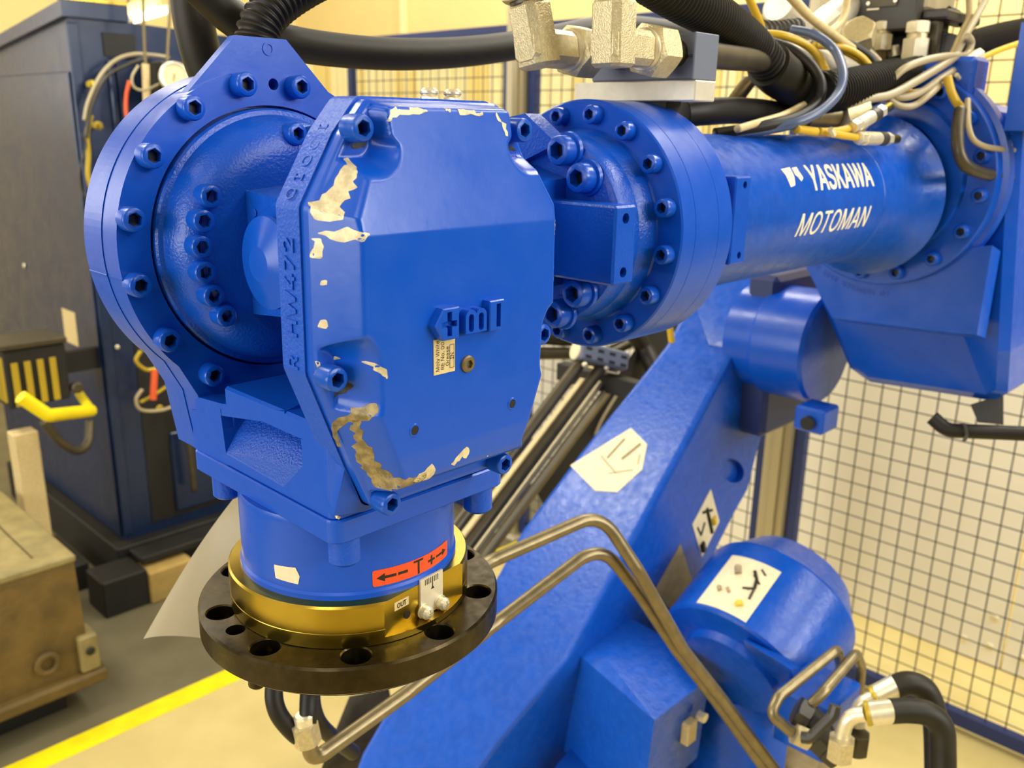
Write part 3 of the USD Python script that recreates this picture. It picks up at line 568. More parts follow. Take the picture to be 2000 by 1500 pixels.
# the casting narrows towards its upper rim between the arms; pocket with a sloping floor in its left face
pocket_cut = hullp([(-.2, -.0605, Z - .1390), (-.2, -.0605, Z - .1150), (-.2, .0560, Z - .1400), (-.2, .0560, Z - .1600), (-.2, -.0330, Z - .1630), (-.055, -.0605, Z - .128), (-.055, .05, Z - .128), (-.055, -.0605, Z - .1190), (-.055, .05, Z - .1190), (-.0795, -.0605, Z - .1390), (-.0795, .0560, Z - .1600), (-.0795, -.0330, Z - .1630)])
upper_cut = box(-.2, -.066, -.0500, .075, Z - .1125, Z - .05)
notch = box(-.2, -.070, -.040, .055, Z - .1400, Z - .1230)
block = block - pocket_cut - notch
ledge = hullp([(-.0795, -.040, Z - .1130), (-.0795, .054, Z - .1290), (-.0795, -.040, Z - .1030), (-.0795, .054, Z - .1190), (-.03, -.040, Z - .113), (-.03, .054, Z - .129), (-.055, -.040, Z - .0975), (-.055, .054, Z - .1135), (-.03, -.04, Z - .0975), (-.03, .054, Z - .1135)])
saddle = hullp([(-.0795, .05, Z - .17), (-.0795, .106, Z - .17), (-.0795, .106, Z - .136), (-.0795, .055, Z - .130), (.083, .05, Z - .17), (.083, .106, Z - .17), (.083, .106, Z - .136), (.083, .055, Z - .130)])
leg = hullp([(-.0740, -.105, Z - .126), (-.0600, -.105, Z - .165), (-.0795, -.0965, Z - .165), (-.0795, -.070, Z - .165), (-.0800, -.060, Z - .118), (-.0745, -.0795, Z - .126), (0, -.105, Z - .126), (0, -.0796, Z - .165), (0, -.105, Z - .165), (0, -.0795, Z - .126), (0, -.06, Z - .118)])
wh = flange + block + ledge + saddle + leg
housing = obj('wrist_housing', wh, 'blue_paint', robot, smooth=28)
obj('side_arm', near_arm, 'blue_grain_paint', housing, smooth=28)
obj('pocket_floor', hullp([(-.0790, -.0330, Z - .1625), (-.0790, .0555, Z - .1595), (-.056, .049, Z - .1285), (-.056, -.0600, Z - .1285), (-.0790, -.0600, Z - .1400), (-.05, 0, Z - .16)]), 'blue_rough_paint', housing)
for bx, by in ((-.066, .0800), (-.064, -.0850), (.068, -.0850), (.070, .0880)):
    obj('boss', cyl((bx, by, 1.2905), (0, 0, 1), .0118, .024, 28, .0025), 'blue_cast_paint', housing)
def cast_text(s, h, z, w, xs):
    m = flatten(s, h, True, .0014, w=w); v = np.array(m.vertices); xx = np.interp(Z + z + v[:, 0], [Z - .06, Z + .046], [-.1018, -.1010])
    m.vertices = np.stack([xx - v[:, 2] + .0002, -.0925 + v[:, 1], Z + z + v[:, 0]], 1); return trimesh.Trimesh(m.vertices, m.faces, process=False)
obj('cast_lettering', [cast_text('HW472', .0115, -.0045, .062, 0), cast_text('R', .0105, -.0525, .0085, 0)], 'blue_cast_paint', housing, label='raised cast characters', smooth=False)
# small cast figures up the slanted edge
slope = []
dz = np.array([.0265, .0415]); dz /= np.linalg.norm(dz)
for k, ch in enumerate('OIOOI'):
    m = flatten(ch, .009, False, .0006); v = np.array(m.vertices); sc = .010 + k * .0115
    px_ = -.0998 + dz[0] * (sc + v[:, 0] - .004) - v[:, 2] * dz[1]; pz_ = .047 + dz[1] * (sc + v[:, 0] - .004) + v[:, 2] * dz[0]
    slope.append(trimesh.Trimesh(np.stack([px_ - .0012, -.0925 + v[:, 1], Z + pz_ + .0008], 1), m.faces, process=False))
obj('cast_lettering', slope, 'blue_cast_paint', housing, smooth=False)
for x, s in ((-.0765, 1), ):
    for k in range(16):
        zz = 1.3318 + .028 * rng.random() ** 2
        obj('paint_chip', tm(m3.Manifold.sphere(.0012 + .0006 * rng.random(), 8).scale((.6, 1, 1)).translate((-.0768 + .003 * rng.random(), -.0957 + .0015 * rng.random(), zz))), 'bare_metal_chip', housing)

# ---- wrist disc: the far arm of the wrist with its ring of screws and lug
ang = np.linspace(0, 2 * math.pi, 160, endpoint=False)
circ = Polygon([(.1325 * math.cos(a), .1325 * math.sin(a)) for a in ang])
lug = Polygon([(-.0225, .1590), (.0225, .1590), (.0680, .1130), (0, .05), (-.0680, .1130)])
skirt = Polygon([(-.1315, -.02), (-.0800, -.1205), (-.0720, -.175), (.0720, -.175), (.0800, -.1205), (.1315, -.02)])
plan = circ.union(skirt)
def plate(pg, y0, y1): return to_m3(xz_to_y(tm(prism(np.array(pg.exterior.coords)[:-1], y1 - y0)), y1))
disc = plate(plan, .0905, .1160) + plate(circ.union(lug).buffer(-.0003), .0960, .1065) + plate(plan.buffer(-.0010), .1155, .1170) + plate(plan.buffer(.0006), .1168, .150)
disc = disc - to_m3(lathe([(0, 0), (.1072, 0), (.1072, .012), (0, .012)], (0, .0895, Z), (0, 1, 0), 120))
disc = disc - to_m3(cyl((.0052, .086, Z + .1235), (0, 1, 0), .0045, .02, 24))
disc = disc + to_m3(lathe([(.0034, 0), (.0052, 0), (.0052, .0008), (.0034, .0008), (.0034, 0)], (.0055, .0960, Z + .1505), (0, -1, 0), 24))
dp = obj('wrist_disc', disc, 'blue_paint', robot, smooth=28)
for k in range(16):
    a = math.radians(78.75 + 22.5 * k)
    if 240 < (78.75 + 22.5 * k) % 360 < 300: continue
    add_bolt(dp, 'blue_paint', (.1245 * math.cos(a), .0908, Z + .1245 * math.sin(a)), (0, -1, 0), .0093, .0125, spin=k)
# ---- hub: the domed reducer between the arms, fixed to the forearm's tongue
hub_prof = [(0, 0), (.1050, 0), (.1050, .013), (.1035, .015), (.1000, .016), (.0985, .022), (.0955, .033), (.0890, .0415), (.0800, .0455), (.0700, .047), (0, .047)]
hub = obj('wrist_hub', lathe(hub_prof, (0, .101, Z), (0, -1, 0), 128), 'blue_cast_paint', robot, smooth=30)
for k, a in enumerate((151.5, 164.2, 177, 189.8, 202.6, 215.4, 89.5, 76.5, 63.5)):
    a = math.radians(a); add_bolt(hub, 'blue_paint', (.0858 * math.cos(a), .0625, Z + .0858 * math.sin(a)), (0, -1, 0), .0087, .0125, spin=k * .7)
# tongue of the forearm with the capped shaft facing the front end
tongue = hullp([(-.046, -.062, Z - .040), (-.046, -.062, Z + .036), (-.046, .056, Z - .052), (-.046, .056, Z + .044), (.25, -.020, Z - .050), (.25, -.020, Z + .050), (.25, .06, Z - .07), (.25, .06, Z + .07)])
tg = obj('forearm_tongue', tongue, 'blue_cast_paint', robot, smooth=20)
obj('shaft_housing', [cyl((.03, -.004, Z), (-1, 0, 0), .040, .084, 56, .003)], 'blue_paint', tg)
obj('shaft_cap', lathe([(0, 0), (.0315, 0), (.0335, .002), (.0335, .006), (.0125, .0125), (0, .0125)], (-.0600, -.004, Z - .0030), (-1, 0, 0), 72), 'blue_paint', tg, smooth=12)
for yy, zz, r in ((.042, .028, .0032), (.038, .012, .0050), (.036, -.014, .0050)):
    obj('plug', cyl((-.046, yy, Z + zz), (-1, 0, 0), r, .0015, 20, .0004), 'blue_paint', tg)
for x in (.066, .090):
    k = obj('vent_plug', [hexnut((x, -.03, Z + .1065), (0, 0, 1), .0125, .009), cyl((x, -.03, Z + .1155), (0, 0, 1), .0072, .006, 24, .0022)], 'bright_zinc', tg, label='bare metal vent plug')
obj('plug_rail', box(.05, .115, -.04, -.02, Z + .06, Z + .107, .001), 'blue_paint', tg)

# ---- tool end: reducer, gold ring with scale, dark tool plate
red = obj('tool_reducer', [lathe([(0, 0), (.0886, 0), (.0892, .0012), (.0892, .0095), (.0878, .0115), (.0878, .064), (.0862, .070), (0, .070)], (0, 0, 1.2435), (0, 0, 1), 128)], 'blue_paint', robot, smooth=25)
lw = .0885 * math.radians(51)
lb = obj('direction_label', wrap_z(tm(prism(rounded([(-lw / 2, -.0068), (lw / 2, -.0068), (lw / 2, .0068), (-lw / 2, .0068)], .002), .0004)), math.radians(-88.8), 1.2640, .0879), 'label_orange', red, label='orange label with rotation arrows and a T', smooth=True)
def rectp(x0, x1, y0, y1): return prism([(x0, y0), (x1, y0), (x1, y1), (x0, y1)], .0002)
ink = []
def lab_part(m): ink.append(wrap_z(tm(m), math.radians(-88.8), 1.2640, .0883))
EO = m3.FillRule.EvenOdd
def tri(P): return m3.Manifold.extrude(m3.CrossSection([np.array(P)], EO), .0002)
lab_part(tri([(-.0365, 0), (-.0300, -.0034), (-.0300, .0034)])); lab_part(rectp(-.0302, -.0205, -.0011, .0011)); lab_part(rectp(-.0190, -.0105, -.0011, .0011))
lab_part(rectp(-.0048, .0048, .0042, .0058)); lab_part(rectp(-.0009, .0009, -.0062, .0050))
lab_part(rectp(.0105, .0185, -.0010, .0010)); lab_part(rectp(.0136, .0154, -.0040, .0040))
lab_part(rectp(.0205, .0300, -.0009, .0009)); lab_part(tri([(.0355, 0), (.0298, .0030), (.0298, -.0030)]))
obj('print', ink, 'ink_black', lb, smooth=False)
ch = tm(prism([(-.0100, -.0060), (.0105, -.0068), (.0120, .0000), (.0090, .0068), (-.0108, .0050)], .0004))
obj('label_scrap', wrap_z(ch, math.radians(-158.2), 1.2670, .0879), 'label_white', red, label='torn scrap of a cream label', smooth=True)
ring = m3.Manifold.revolve(m3.CrossSection([np.array([(0, 0), (.0980, 0), (.0993, .001), (.0993, .0125), (.0990, .013), (.0993, .0135), (.0993, .0338), (.0978, .0355), (0, .0355)])], m3.FillRule.NonZero), 144).translate((0, 0, 1.2135))
FA = math.radians(-85.2); d_ = .0893
nx, ny = math.cos(FA), math.sin(FA); tx, ty = -ny, nx
cutb = mx(box(d_, .2, -.2, .2, 1.2195, 1.30), np.array([[nx, -ny, 0, 0], [ny, nx, 0, 0], [0, 0, 1, 0], [0, 0, 0, 1]], float))
gold = obj('flange_ring', ring - to_m3(cutb), 'gold_metal', robot, smooth=25)
def flat_at(u, z, out=0.0): return (nx * (d_ + out) + tx * u, ny * (d_ + out) + ty * u, z)
A = np.eye(4); A[:3, 0] = (tx, ty, 0); A[:3, 1] = (0, 0, 1); A[:3, 2] = (nx, ny, 0)
def on_flat(m, u, z, out=0.0):
    B = A.copy(); B[:3, 3] = flat_at(u, z, out); return mx(m, B)
sp = obj('scale_plate', on_flat(prism([(-.0105, -.0150), (.0145, -.0150), (.0145, .0175), (-.0105, .0175)], .0016), .004, 1.2355), 'aluminium', gold, label='bare metal scale plate')
tk = [on_flat(prism([(-.0003, -.0025), (.0003, -.0025), (.0003, .0025), (-.0003, .0025)], .0002), -.0012 + k * .0020, 1.2490, .0016) for k in range(8) if k != 4]
tk += [on_flat(prism([(-.0004, -.0060), (.0004, -.0060), (.0004, .0025), (-.0004, .0025)], .0002), .0068, 1.2490, .0016), on_flat(tri([(-.0018, -.0082), (.0018, -.0082), (0, -.0052)]), .0068, 1.2490, .0016)]
obj('scale_marks', tk, 'ink_black', sp, smooth=False)
for u in (-.0040, .0145):
    c0 = flat_at(u, 1.2255, .0016)
    s_ = obj('screw', [cyl(c0, (nx, ny, 0), .0062, .0012, 28, .0002), cyl(flat_at(u, 1.2255, .0028), (nx, ny, 0), .0054, .0014, 20, .0003), to_m3(lathe([(0, 0), (.0055, 0), (.0055, .003), (.0040, .0052), (.0015, .0060), (0, .0060)], flat_at(u, 1.2255, .0042), (nx, ny, 0), 28)) - to_m3(on_flat(box(-.0032, .0032, -.0006, .0006, .008, .02) + box(-.0006, .0006, -.0032, .0032, .008, .02), u, 1.2255))], 'bright_zinc', gold, label='bright cross head screw with washers', smooth=25)
ol = obj('out_label', on_flat(prism([(-.0075, -.0035), (.0075, -.0035), (.0075, .0035), (-.0075, .0035)], .0003), -.0255, 1.2405), 'label_tan', gold, label='small tan label reading OUT')
obj('print', on_flat(flatten('OUT', .0040, True, .0002, w=.0095), -.0255, 1.2405, .0003), 'ink_black', ol, smooth=False)
obj('hole', on_flat(tm(m3.Manifold.cylinder(.0006, .0032, .0032, 24)), -.0200, 1.2285), 'hole_shade_black', gold)  # thin black disc painted for the shade inside the hole
plate_ = m3.Manifold.revolve(m3.CrossSection([np.array([(.0, 0), (.1238, 0), (.1252, .0014), (.1252, .0206), (.1235, .0225), (0, .0225)])], m3.FillRule.NonZero), 160).translate((0, 0, 1.1915))
for a in (123, 161, 198, 236, 273, 310, 347, 25, 60):
    c_, s2 = math.cos(math.radians(a)), math.sin(math.radians(a))
    plate_ = plate_ - m3.Manifold.cylinder(.06, .0112, .0112, 40).translate((.1085 * c_, .1085 * s2, 1.17)) - m3.Manifold.cylinder(.0012, .0112, .0124, 40).translate((.1085 * c_, .1085 * s2, 1.2129))
plate_ = plate_ - m3.Manifold.cylinder(.06, .0075, .0075, 32).translate((-.1073, .0033, 1.17))
tp = obj('tool_plate', plate_, 'black_steel', robot, smooth=25, label='dark browned steel tool plate with round holes')
obj('dowel_pin', cyl((-.1035, -.018, 1.172), (0, 0, 1), .0068, .021, 24, .002), 'black_steel', tp)
obj('backing_plate', cyl((0, 0, 1.1868), (0, 0, 1), .118, .0047, 96), 'dark_machine', tp)

# ---- forearm: gearbox drum, tube, clamp tab
AX = (1, 0, 0)
dr = lathe([(0, 0), (.088, 0), (.092, -.004), (.0945, 0), (.0955, .0), (.119, 0), (.1205, .0016), (.1205, .021), (.1200, .0216), (.1205, .0222), (.1205, .060), (.1201, .0604), (.1205, .0608), (.1205, .084), (.1190, .0855), (.1115, .0985), (.1000, .1100), (.0930, .120), (0, .120)], (.2855, 0, Z), AX, 144)
drum = obj('forearm_gearbox', dr, 'blue_paint', robot, smooth=22)
obj('output_flange', [lathe([(0, 0), (.0860, 0), (.0900, .006), (.0930, .018), (.0935, .030), (0, .030)], (.2590, 0, Z), AX, 120), lathe([(0, 0), (.080, 0), (.086, .003), (.089, .010), (.089, .03), (0, .03)], (.238, 0, Z), AX, 120)], 'blue_cast_paint', drum)
for k in range(16):
    a = math.radians(81.6 - 22.5 * k)
    add_bolt(drum, 'blue_paint', (.2855, -.1073 * math.cos(a), Z + .1073 * math.sin(a)), (-1, 0, 0), .0088, .0120, spin=k)
for yy, zz in ((-.0240, .0740), (-.0480, .0510), (-.0480, -.0530), (-.0240, -.0760)):
    add_bolt(drum, 'blue_paint', (.238, yy, Z + zz), (-1, 0, 0), .0135, .0175, washer=True, spin=yy * 40, label='large socket head screw')
tabm = box(.2090, .2390, -.1035, .0, Z - .0375, Z + .0310, .002)
for zz in (.0200, -.0265): tabm = tabm - to_m3(cyl((.2235, -.115, Z + zz), (0, 1, 0), .0046, .03, 24))
obj('drilled_lug', tabm, 'blue_cast_paint', drum)
obj('ear', hullp([(.225, .03, Z + .06), (.225, -.02, Z + .08), (.225, .07, Z + .098), (.245, .03, Z + .06), (.245, -.02, Z + .08), (.245, .07, Z + .098), (.225, .02, Z + .106), (.245, .02, Z + .106)]), 'blue_cast_paint', drum)
tabc = box(.3830, .4110, -.1130, -.06, Z - .0345, Z + .0510, .0015)
for zz in (.0430, -.0260): tabc = tabc - to_m3(cyl((.400, -.12, Z + zz), (0, 1, 0), .0036, .04, 20))
obj('clamp_tab', tabc, 'blue_paint', drum)
TR = .0868
tube = obj('forearm_tube', lathe([(0, 0), (TR + .0012, 0), (TR + .0012, .045), (TR + .0006, .0465), (TR, .048), (TR, .41), (TR + .0005, .411), (TR + .002, .43), (TR + .004, .47), (TR + .012, .515), (TR + .030, .545), (0, .545)], (.395, 0, Z + .003), AX, 128), 'worn_blue_paint', robot, smooth=22)
lt = [wrap_x(flatten('YASKAWA', .030, True, .0005, w=.172), .688, math.radians(27.2), TR, Z + .003, e=.004)]
obj('lettering', lt, 'ink_cream', tube, label='cream lettering YASKAWA', smooth=True)
obj('lettering', wrap_x(flatten('MOTOMAN', .0262, False, .0005, w=.186, slant=.30), .668, math.radians(-8.6), TR, Z + .003, e=.004), 'ink_cream', tube, label='cream slanted lettering MOTOMAN', smooth=True)
# worn emblem before the lettering
em = [wrap_x(tm(prism(p, .0005)), .568, math.radians(29.8), TR, Z + .003) for p in ([(-.022, .008), (.000, .010), (.001, -.001), (-.003, -.012), (-.014, -.014), (-.017, .000)], [(.004, .009), (.016, .010), (.017, .004), (.021, -.004), (.014, -.008), (.009, -.002), (.005, .000)])]
obj('emblem', em, 'ink_cream', tube, label='worn remains of a cream emblem', smooth=True)
# ---- elbow: flange ring, cast housing, joint hub
el = obj('elbow_flange', lathe([(.09, .0), (.118, 0), (.120, .004), (.1205, .012), (.158, .012), (.160, .014), (.160, .034), (.168, .036), (.168, .06), (0, .06)], (.975, -.006, Z + .026), AX, 128), 'blue_paint', robot, smooth=25)
for a in (-163, -140.5, -118, -95.5, -73, -50.5, -28, -6, 16, 39, 61, 84, 106, 128):
    q_ = math.radians(a); add_bolt(el, 'blue_paint', (.9872, -.006 - .1425 * math.cos(q_), Z + .026 + .1425 * math.sin(q_)), (-1, 0, 0), .0105, .013, spin=a)
hz = [(1.0300, 0.1359, 1.3858), (1.0300, -0.1669, 1.4461), (1.0300, -0.1917, 1.2738), (1.0300, -0.1892, 1.1971), (1.0300, -0.1664, 1.1777), (1.0300, 0.0376, 1.1648), (1.0300, 0.0732, 1.1861)]
hz = [(q[1], q[2]) for q in hz] + [(-.17, 1.62), (.05, 1.66), (.13, 1.60)]
hp = Polygon([(-a, b) for a, b in hz]).convex_hull.buffer(-.012).buffer(.012)
hpts = np.array(hp.exterior.coords)[:-1]
hm = cprism(hpts, .34, .014)
hmesh = tm(hm).copy(); v = hmesh.vertices.copy(); hmesh.vertices = np.stack([1.032 + v[:, 2], -v[:, 0], v[:, 1]], 1)
hv = hmesh.vertices; hv[:, 0] += np.maximum(0, 1.385 - hv[:, 2]) * .48; hmesh.vertices = hv
if hmesh.volume < 0: hmesh.invert()
eh = obj('elbow_housing', hmesh, 'blue_paint', robot, smooth=30)
up = [(1.0000, 0.1167, 1.3847), (1.0000, -0.1679, 1.4412), (1.0000, -0.1672, 1.3093), (1.0000, -0.1365, 1.3063), (1.0000, 0.0561, 1.2989), (1.0000, 0.0561, 1.3279)]
upm = hullp([(1.006, q[1], q[2]) for q in up] + [(1.05, q[1], q[2] - .012) for q in up])
obj('face_pad', upm, 'blue_paint', eh, smooth=20)
arc = []
for k in range(26):      # letters too worn to read
    if k in (9, 14, 23): continue
    a_ = math.radians(-142 + k * 2.35); rr = .176; w_, h_ = .0022 + .0012 * rng.random(), .0034 + .0012 * rng.random()
    b_ = box(-w_, w_, -h_, h_, -.0012, .0012) - box(-w_ * .45, w_ * .45, -h_ * .6, h_ * (.1 + .5 * rng.random()), -.002, .002)
    arc.append(mx(b_, frame((1.0062, -.006 - rr * math.cos(a_), Z + .026 + rr * math.sin(a_)), (-1, 0, 0), (0, -math.sin(a_), -math.cos(a_)))))
obj('cast_lettering', arc, 'blue_paint', eh, label='worn raised cast marks in an arc', smooth=False)
obj('top_bracket', [box(1.0, 1.06, -.11, -.02, 1.60, 1.70, .006)], 'blue_cast_paint', eh)
obj('side_flange', hullp([(1.0, -.16, 1.60), (1.0, -.30, 1.60), (1.0, -.16, 1.74), (1.0, -.30, 1.74), (1.06, -.16, 1.60), (1.06, -.30, 1.60), (1.06, -.16, 1.74), (1.06, -.30, 1.74)]), 'blue_paint', eh)
hubc = (1.1000, 0.1551, 1.2215)
hb = obj('elbow_hub', lathe([(0, 0), (.098, 0), (.104, .006), (.104, .10), (.098, .106), (.098, .16), (0, .16)], (1.135, .115, 1.215), (0, 1, 0), 96), 'blue_paint', robot, smooth=25)
obj('lug', box(1.03, 1.09, .06, .115, 1.085, 1.13, .004), 'blue_cast_paint', hb)
obj('drain_cap', cyl((1.028, .085, 1.105), (-1, 0, 0), .012, .012, 20, .002), 'dark_machine', hb)
obj('hub_motor', box(1.085, 1.30, .20, .262, 1.03, 1.34, .01), 'dark_blue_frame', hb)

# ---- lower arm: box beam sloping from elbow to shoulder
s2_ = math.sqrt(.5)
DN = np.array((-s2_, 0, -s2_)); NO = np.array((-s2_, 0, s2_)); ORG = np.array((1.034, 0, 1.186))
def on_beam(u, y, n): return ORG + DN * u + np.array((0, y, 0)) + NO * n
right_edge = [(-.17, .252), (0, .252), (.19, .25), (.38, .25), (.62, .25), (.74, .285), (.86, .305), (1.0, .33)]
left_edge = [(-.17, .405), (0, .402), (.06, .412), (.19, .437), (.27, .452), (.45, .478), (.53, .475), (.70, .47), (.80, .512), (.87, .54), (.93, .535), (1.0, .515)]
us = np.array([-.17, -.06, 0, .06, .13, .19, .27, .38, .45, .53, .62, .70, .78, .86, .93, 1.0])
yr = np.interp(us, *np.array(right_edge).T); yl = np.interp(us, *np.array(left_edge).T)
parts = []
for k in range(len(us) - 1):
    P = []
    for i in (k, k + 1):
        u, a_, b_ = us[i], yr[i], yl[i]; c_ = .014
        deep = np.interp(u, [-.17, .06, .13, .22, .41, .7, 1.0], [.17, .245, .281, .272, .285, .26, .2])
        for y_, n_ in ((a_ + c_, 0), (b_ - c_, 0), (a_ + .004, -.004), (b_ - .004, -.004), (a_, -c_), (b_, -c_), (a_, -deep), (b_, -deep)): P.append(on_beam(u, y_, n_))
    parts.append(hullp(P))
beam = parts[0]
for p_ in parts[1:]: beam = beam + p_
beam = beam - to_m3(mx(tm(prism([(.022 * math.cos(a) , .05 * math.sin(a)) for a in np.linspace(0, 2 * math.pi, 40, endpoint=False)], .03)), frame(tuple(np.array((1.0759, 0.2500, 0.9525)) + (0, -.015, 0)), (0, 1, 0), (.5, 0, .9)))) 
la = obj('lower_arm', beam, 'worn_blue_paint', robot, smooth=35)
obj('top_cap', hullp([on_beam(-.17, .252, 0), on_beam(-.17, .40, 0), on_beam(-.17, .252, -.2), on_beam(-.17, .40, -.2), on_beam(-.05, .250, .012), on_beam(-.02, .31, .001), on_beam(-.02, .25, .0), on_beam(-.12, .40, .0), on_beam(-.03, .25, -.06), (1.19, .252, 1.35), (1.19, .40, 1.35)]), 'worn_blue_paint', la, smooth=20)
def facing(px_pts, lift, th=.0005):
    """flat patch from world points: thickness along the lift direction"""
    P = np.array(px_pts); L = np.array(lift, float); L /= np.linalg.norm(L); return hullp(np.vstack([P - L * th, P + L * th]))
# stickers on the arm: corner points measured on its faces
def front_pt(u, y, n=.0006): return tuple(on_beam(u, y, n))
st = obj('sticker', facing([front_pt(.300, .452), front_pt(.330, .372), front_pt(.318, .328), front_pt(.262, .305), front_pt(.212, .322), front_pt(.190, .372)], NO), 'label_white', la, label='cream peeling sticker on the front face')
mk = []
def bar(a, b, w, off):
    a, b = np.array(a), np.array(b); return sweep([a + off, b + off], w, 6)
for (a, b, w) in (((.262, .385), (.215, .372), .004), ((.255, .355), (.215, .335), .005), ((.262, .400), (.285, .350), .0022), ((.290, .365), (.268, .322), .0022), ((.235, .325), (.255, .318), .0022)):
    mk.append(bar(front_pt(*a), front_pt(*b), w * .6, NO * .0))
obj('print', mk, 'ink_faded', st)
dmd = [(0.9962, 0.2492, 0.9379), (1.0390, 0.2492, 0.8575), (0.9855, 0.2492, 0.7989), (0.9412, 0.2492, 0.8814)]
st2 = obj('sticker', facing(dmd, (0, 1, 0)), 'label_white', la, label='white lozenge warning sticker with figure')
def mark(a, b, w): return bar(a, b, w, np.array((0, -.0004, 0)))
obj('print', [mark((0.9867, 0.2488, 0.9009), (1.0131, 0.2488, 0.8420), .004), mark((0.9732, 0.2488, 0.8966), (1.0058, 0.2488, 0.8918), .003), mark((0.9593, 0.2488, 0.8704), (0.9744, 0.2488, 0.8494), .0022), mark((0.9744, 0.2488, 0.8494), (0.9835, 0.2488, 0.8732), .0022), mark((0.9786, 0.2488, 0.8319), (0.9866, 0.2488, 0.8129), .007)], 'ink_black', st2)
obj('print', [mark((1.0119, 0.2488, 0.8749), (1.0177, 0.2488, 0.8601), .007)], 'ink_yellow', st2)
dm2 = [(0.9058, 0.2492, 0.8544), (0.9553, 0.2492, 0.7607), (0.9053, 0.2492, 0.7047), (0.8340, 0.2492, 0.7866)]
obj('sticker', facing(dm2, (0, 1, 0)), 'label_grey', la, label='bare grey lozenge sticker')
# box-shaped cover on the arm's right side
A1, A2 = np.array((0.6404, 0.2500, 0.7453)), np.array((0.7673, 0.2500, 0.7550)); B1, B2 = np.array((0.5877, 0.0700, 0.7331)), np.array((0.7403, 0.0700, 0.7346))
A0, B0 = np.array((0.6394, 0.2000, 0.7498)), np.array((0.7741, 0.1200, 0.7379))
dn = np.array((0, 0, -.22)); bk_ = np.array((.06, 0, -.2))
cb = obj('motor_cover_box', hullp([A1, A2, A1 + (0, .06, 0), A2 + (0, .06, 0), B1, B2, B0, A0, B1 + (0, .01, -.16), B2 + (0.0, .01, -.16), A1 + dn, A2 + dn, A1 + (0, .06, -.22), A2 + (0, .06, -.22)]), 'worn_blue_paint', robot, smooth=15)
bc = np.array((0.7022, 0.0690, 0.6730))
obj('clip', box(bc[0] - .030, bc[0] - .004, .060, .075, bc[2] - .03, bc[2] + .01, .002), 'label_tan', cb)
obj('bolt', hexnut(tuple(bc + (.004, -.004, .012)), (0, -1, 0), .016, .014), 'bright_zinc', cb, label='bare zinc hexagon bolt')
# rounded shoulder below the box and the shoulder gear housing
obj('shoulder_joint', [lathe([(0, 0), (.13, 0), (.142, .008), (.146, .03), (.146, .14), (0, .14)], (.66, .125, .405), (0, 1, 0), 72), lathe([(0, 0), (.05, 0), (.056, .006), (.056, .03), (0, .03)], (.66, .098, .405), (0, 1, 0), 48)], 'worn_blue_paint', robot, smooth=25)
mc = np.array((.954, .066, .792)); ax_ = np.array((-.9, 0, -.43)); ax_ /= np.linalg.norm(ax_)
mot = obj('shoulder_motor', lathe([(0, -.06), (.10, -.06), (.128, -.012), (.1365, -.002), (.140, .006), (.140, .156), (.1355, .160), (.09, .162), (.085, .175), (0, .175)], tuple(mc), tuple(ax_), 96), 'worn_blue_paint', robot, smooth=30)
E1_ = np.cross(ax_, (0, 0, 1)); E1_ /= np.linalg.norm(E1_); E2_ = np.cross(ax_, E1_)
def on_motor(s_, phi, r=.1404): return mc + ax_ * s_ + (E1_ * math.cos(phi) + E2_ * math.sin(phi)) * r
def motor_patch(s0, s1, p0, p1, r, th=.0005, ns=4, nphi=14):
    pts = [[on_motor(s0 + (s1 - s0) * i / ns, p0 + (p1 - p0) * j / nphi, rr) for i in range(ns + 1) for j in range(nphi + 1)] for rr in (r, r + th)]
    V_ = np.array(pts[0] + pts[1]); n0 = (ns + 1) * (nphi + 1); q_ = []
    for i in range(ns):
        for j in range(nphi): a = i * (nphi + 1) + j; q_ += [[a, a + 1, a + nphi + 2, a + nphi + 1], [n0 + a, n0 + a + nphi + 1, n0 + a + nphi + 2, n0 + a + 1]]
    return (V_, np.array(q_))
ms = obj('sticker', motor_patch(.037, .152, -1.19, -1.86, .1403), 'label_white', mot, label='cream warning sticker curved over the motor drum', smooth=True)
def mline(pts, w): return sweep([on_motor(s_, p_, .1410) for s_, p_ in pts], w, 6)
obj('print', [mline([(.058, -1.60), (.072, -1.68), (.09, -1.72)], .0028), mline([(.09, -1.72), (.098, -1.60)], .0022), mline([(.09, -1.72), (.112, -1.74)], .0022), mline([(.050, -1.66), (.058, -1.74)], .0018), mline([(.066, -1.62), (.078, -1.74)], .0018), mline([(.094, -1.66), (.097, -1.662)], .003)], 'ink_black', ms, smooth=False)
obj('print', [mline([(.125, -1.66), (.132, -1.70)], .0065)], 'ink_yellow', ms, smooth=False)
obj('print', [mline([(.060, -1.38), (.075, -1.45)], .006), mline([(.11, -1.33), (.118, -1.38)], .004), mline([(.108, -1.44), (.116, -1.50)], .003)], 'label_grey', ms, smooth=False)
obj('motor_ledge', hullp([(0.7436, 0.0190, 0.8265), (0.7278, -0.0705, 0.8237), (0.7376, -0.0732, 0.8054), (0.7607, 0.0187, 0.7961), (0.8574, 0.0357, 0.7888), (0.8426, -0.0479, 0.7667), (0.8562, 0.0240, 0.6860), (0.8528, -0.0483, 0.7190)]), 'worn_blue_paint', mot)
obj('shoulder_column', lathe([(0, 0), (.150, 0), (.150, .02), (.128, .03), (.122, .58), (.105, .64), (0, .64)], (.93, .10, 0.0), (0, 0, 1), 64), 'worn_blue_paint', robot, smooth=30)

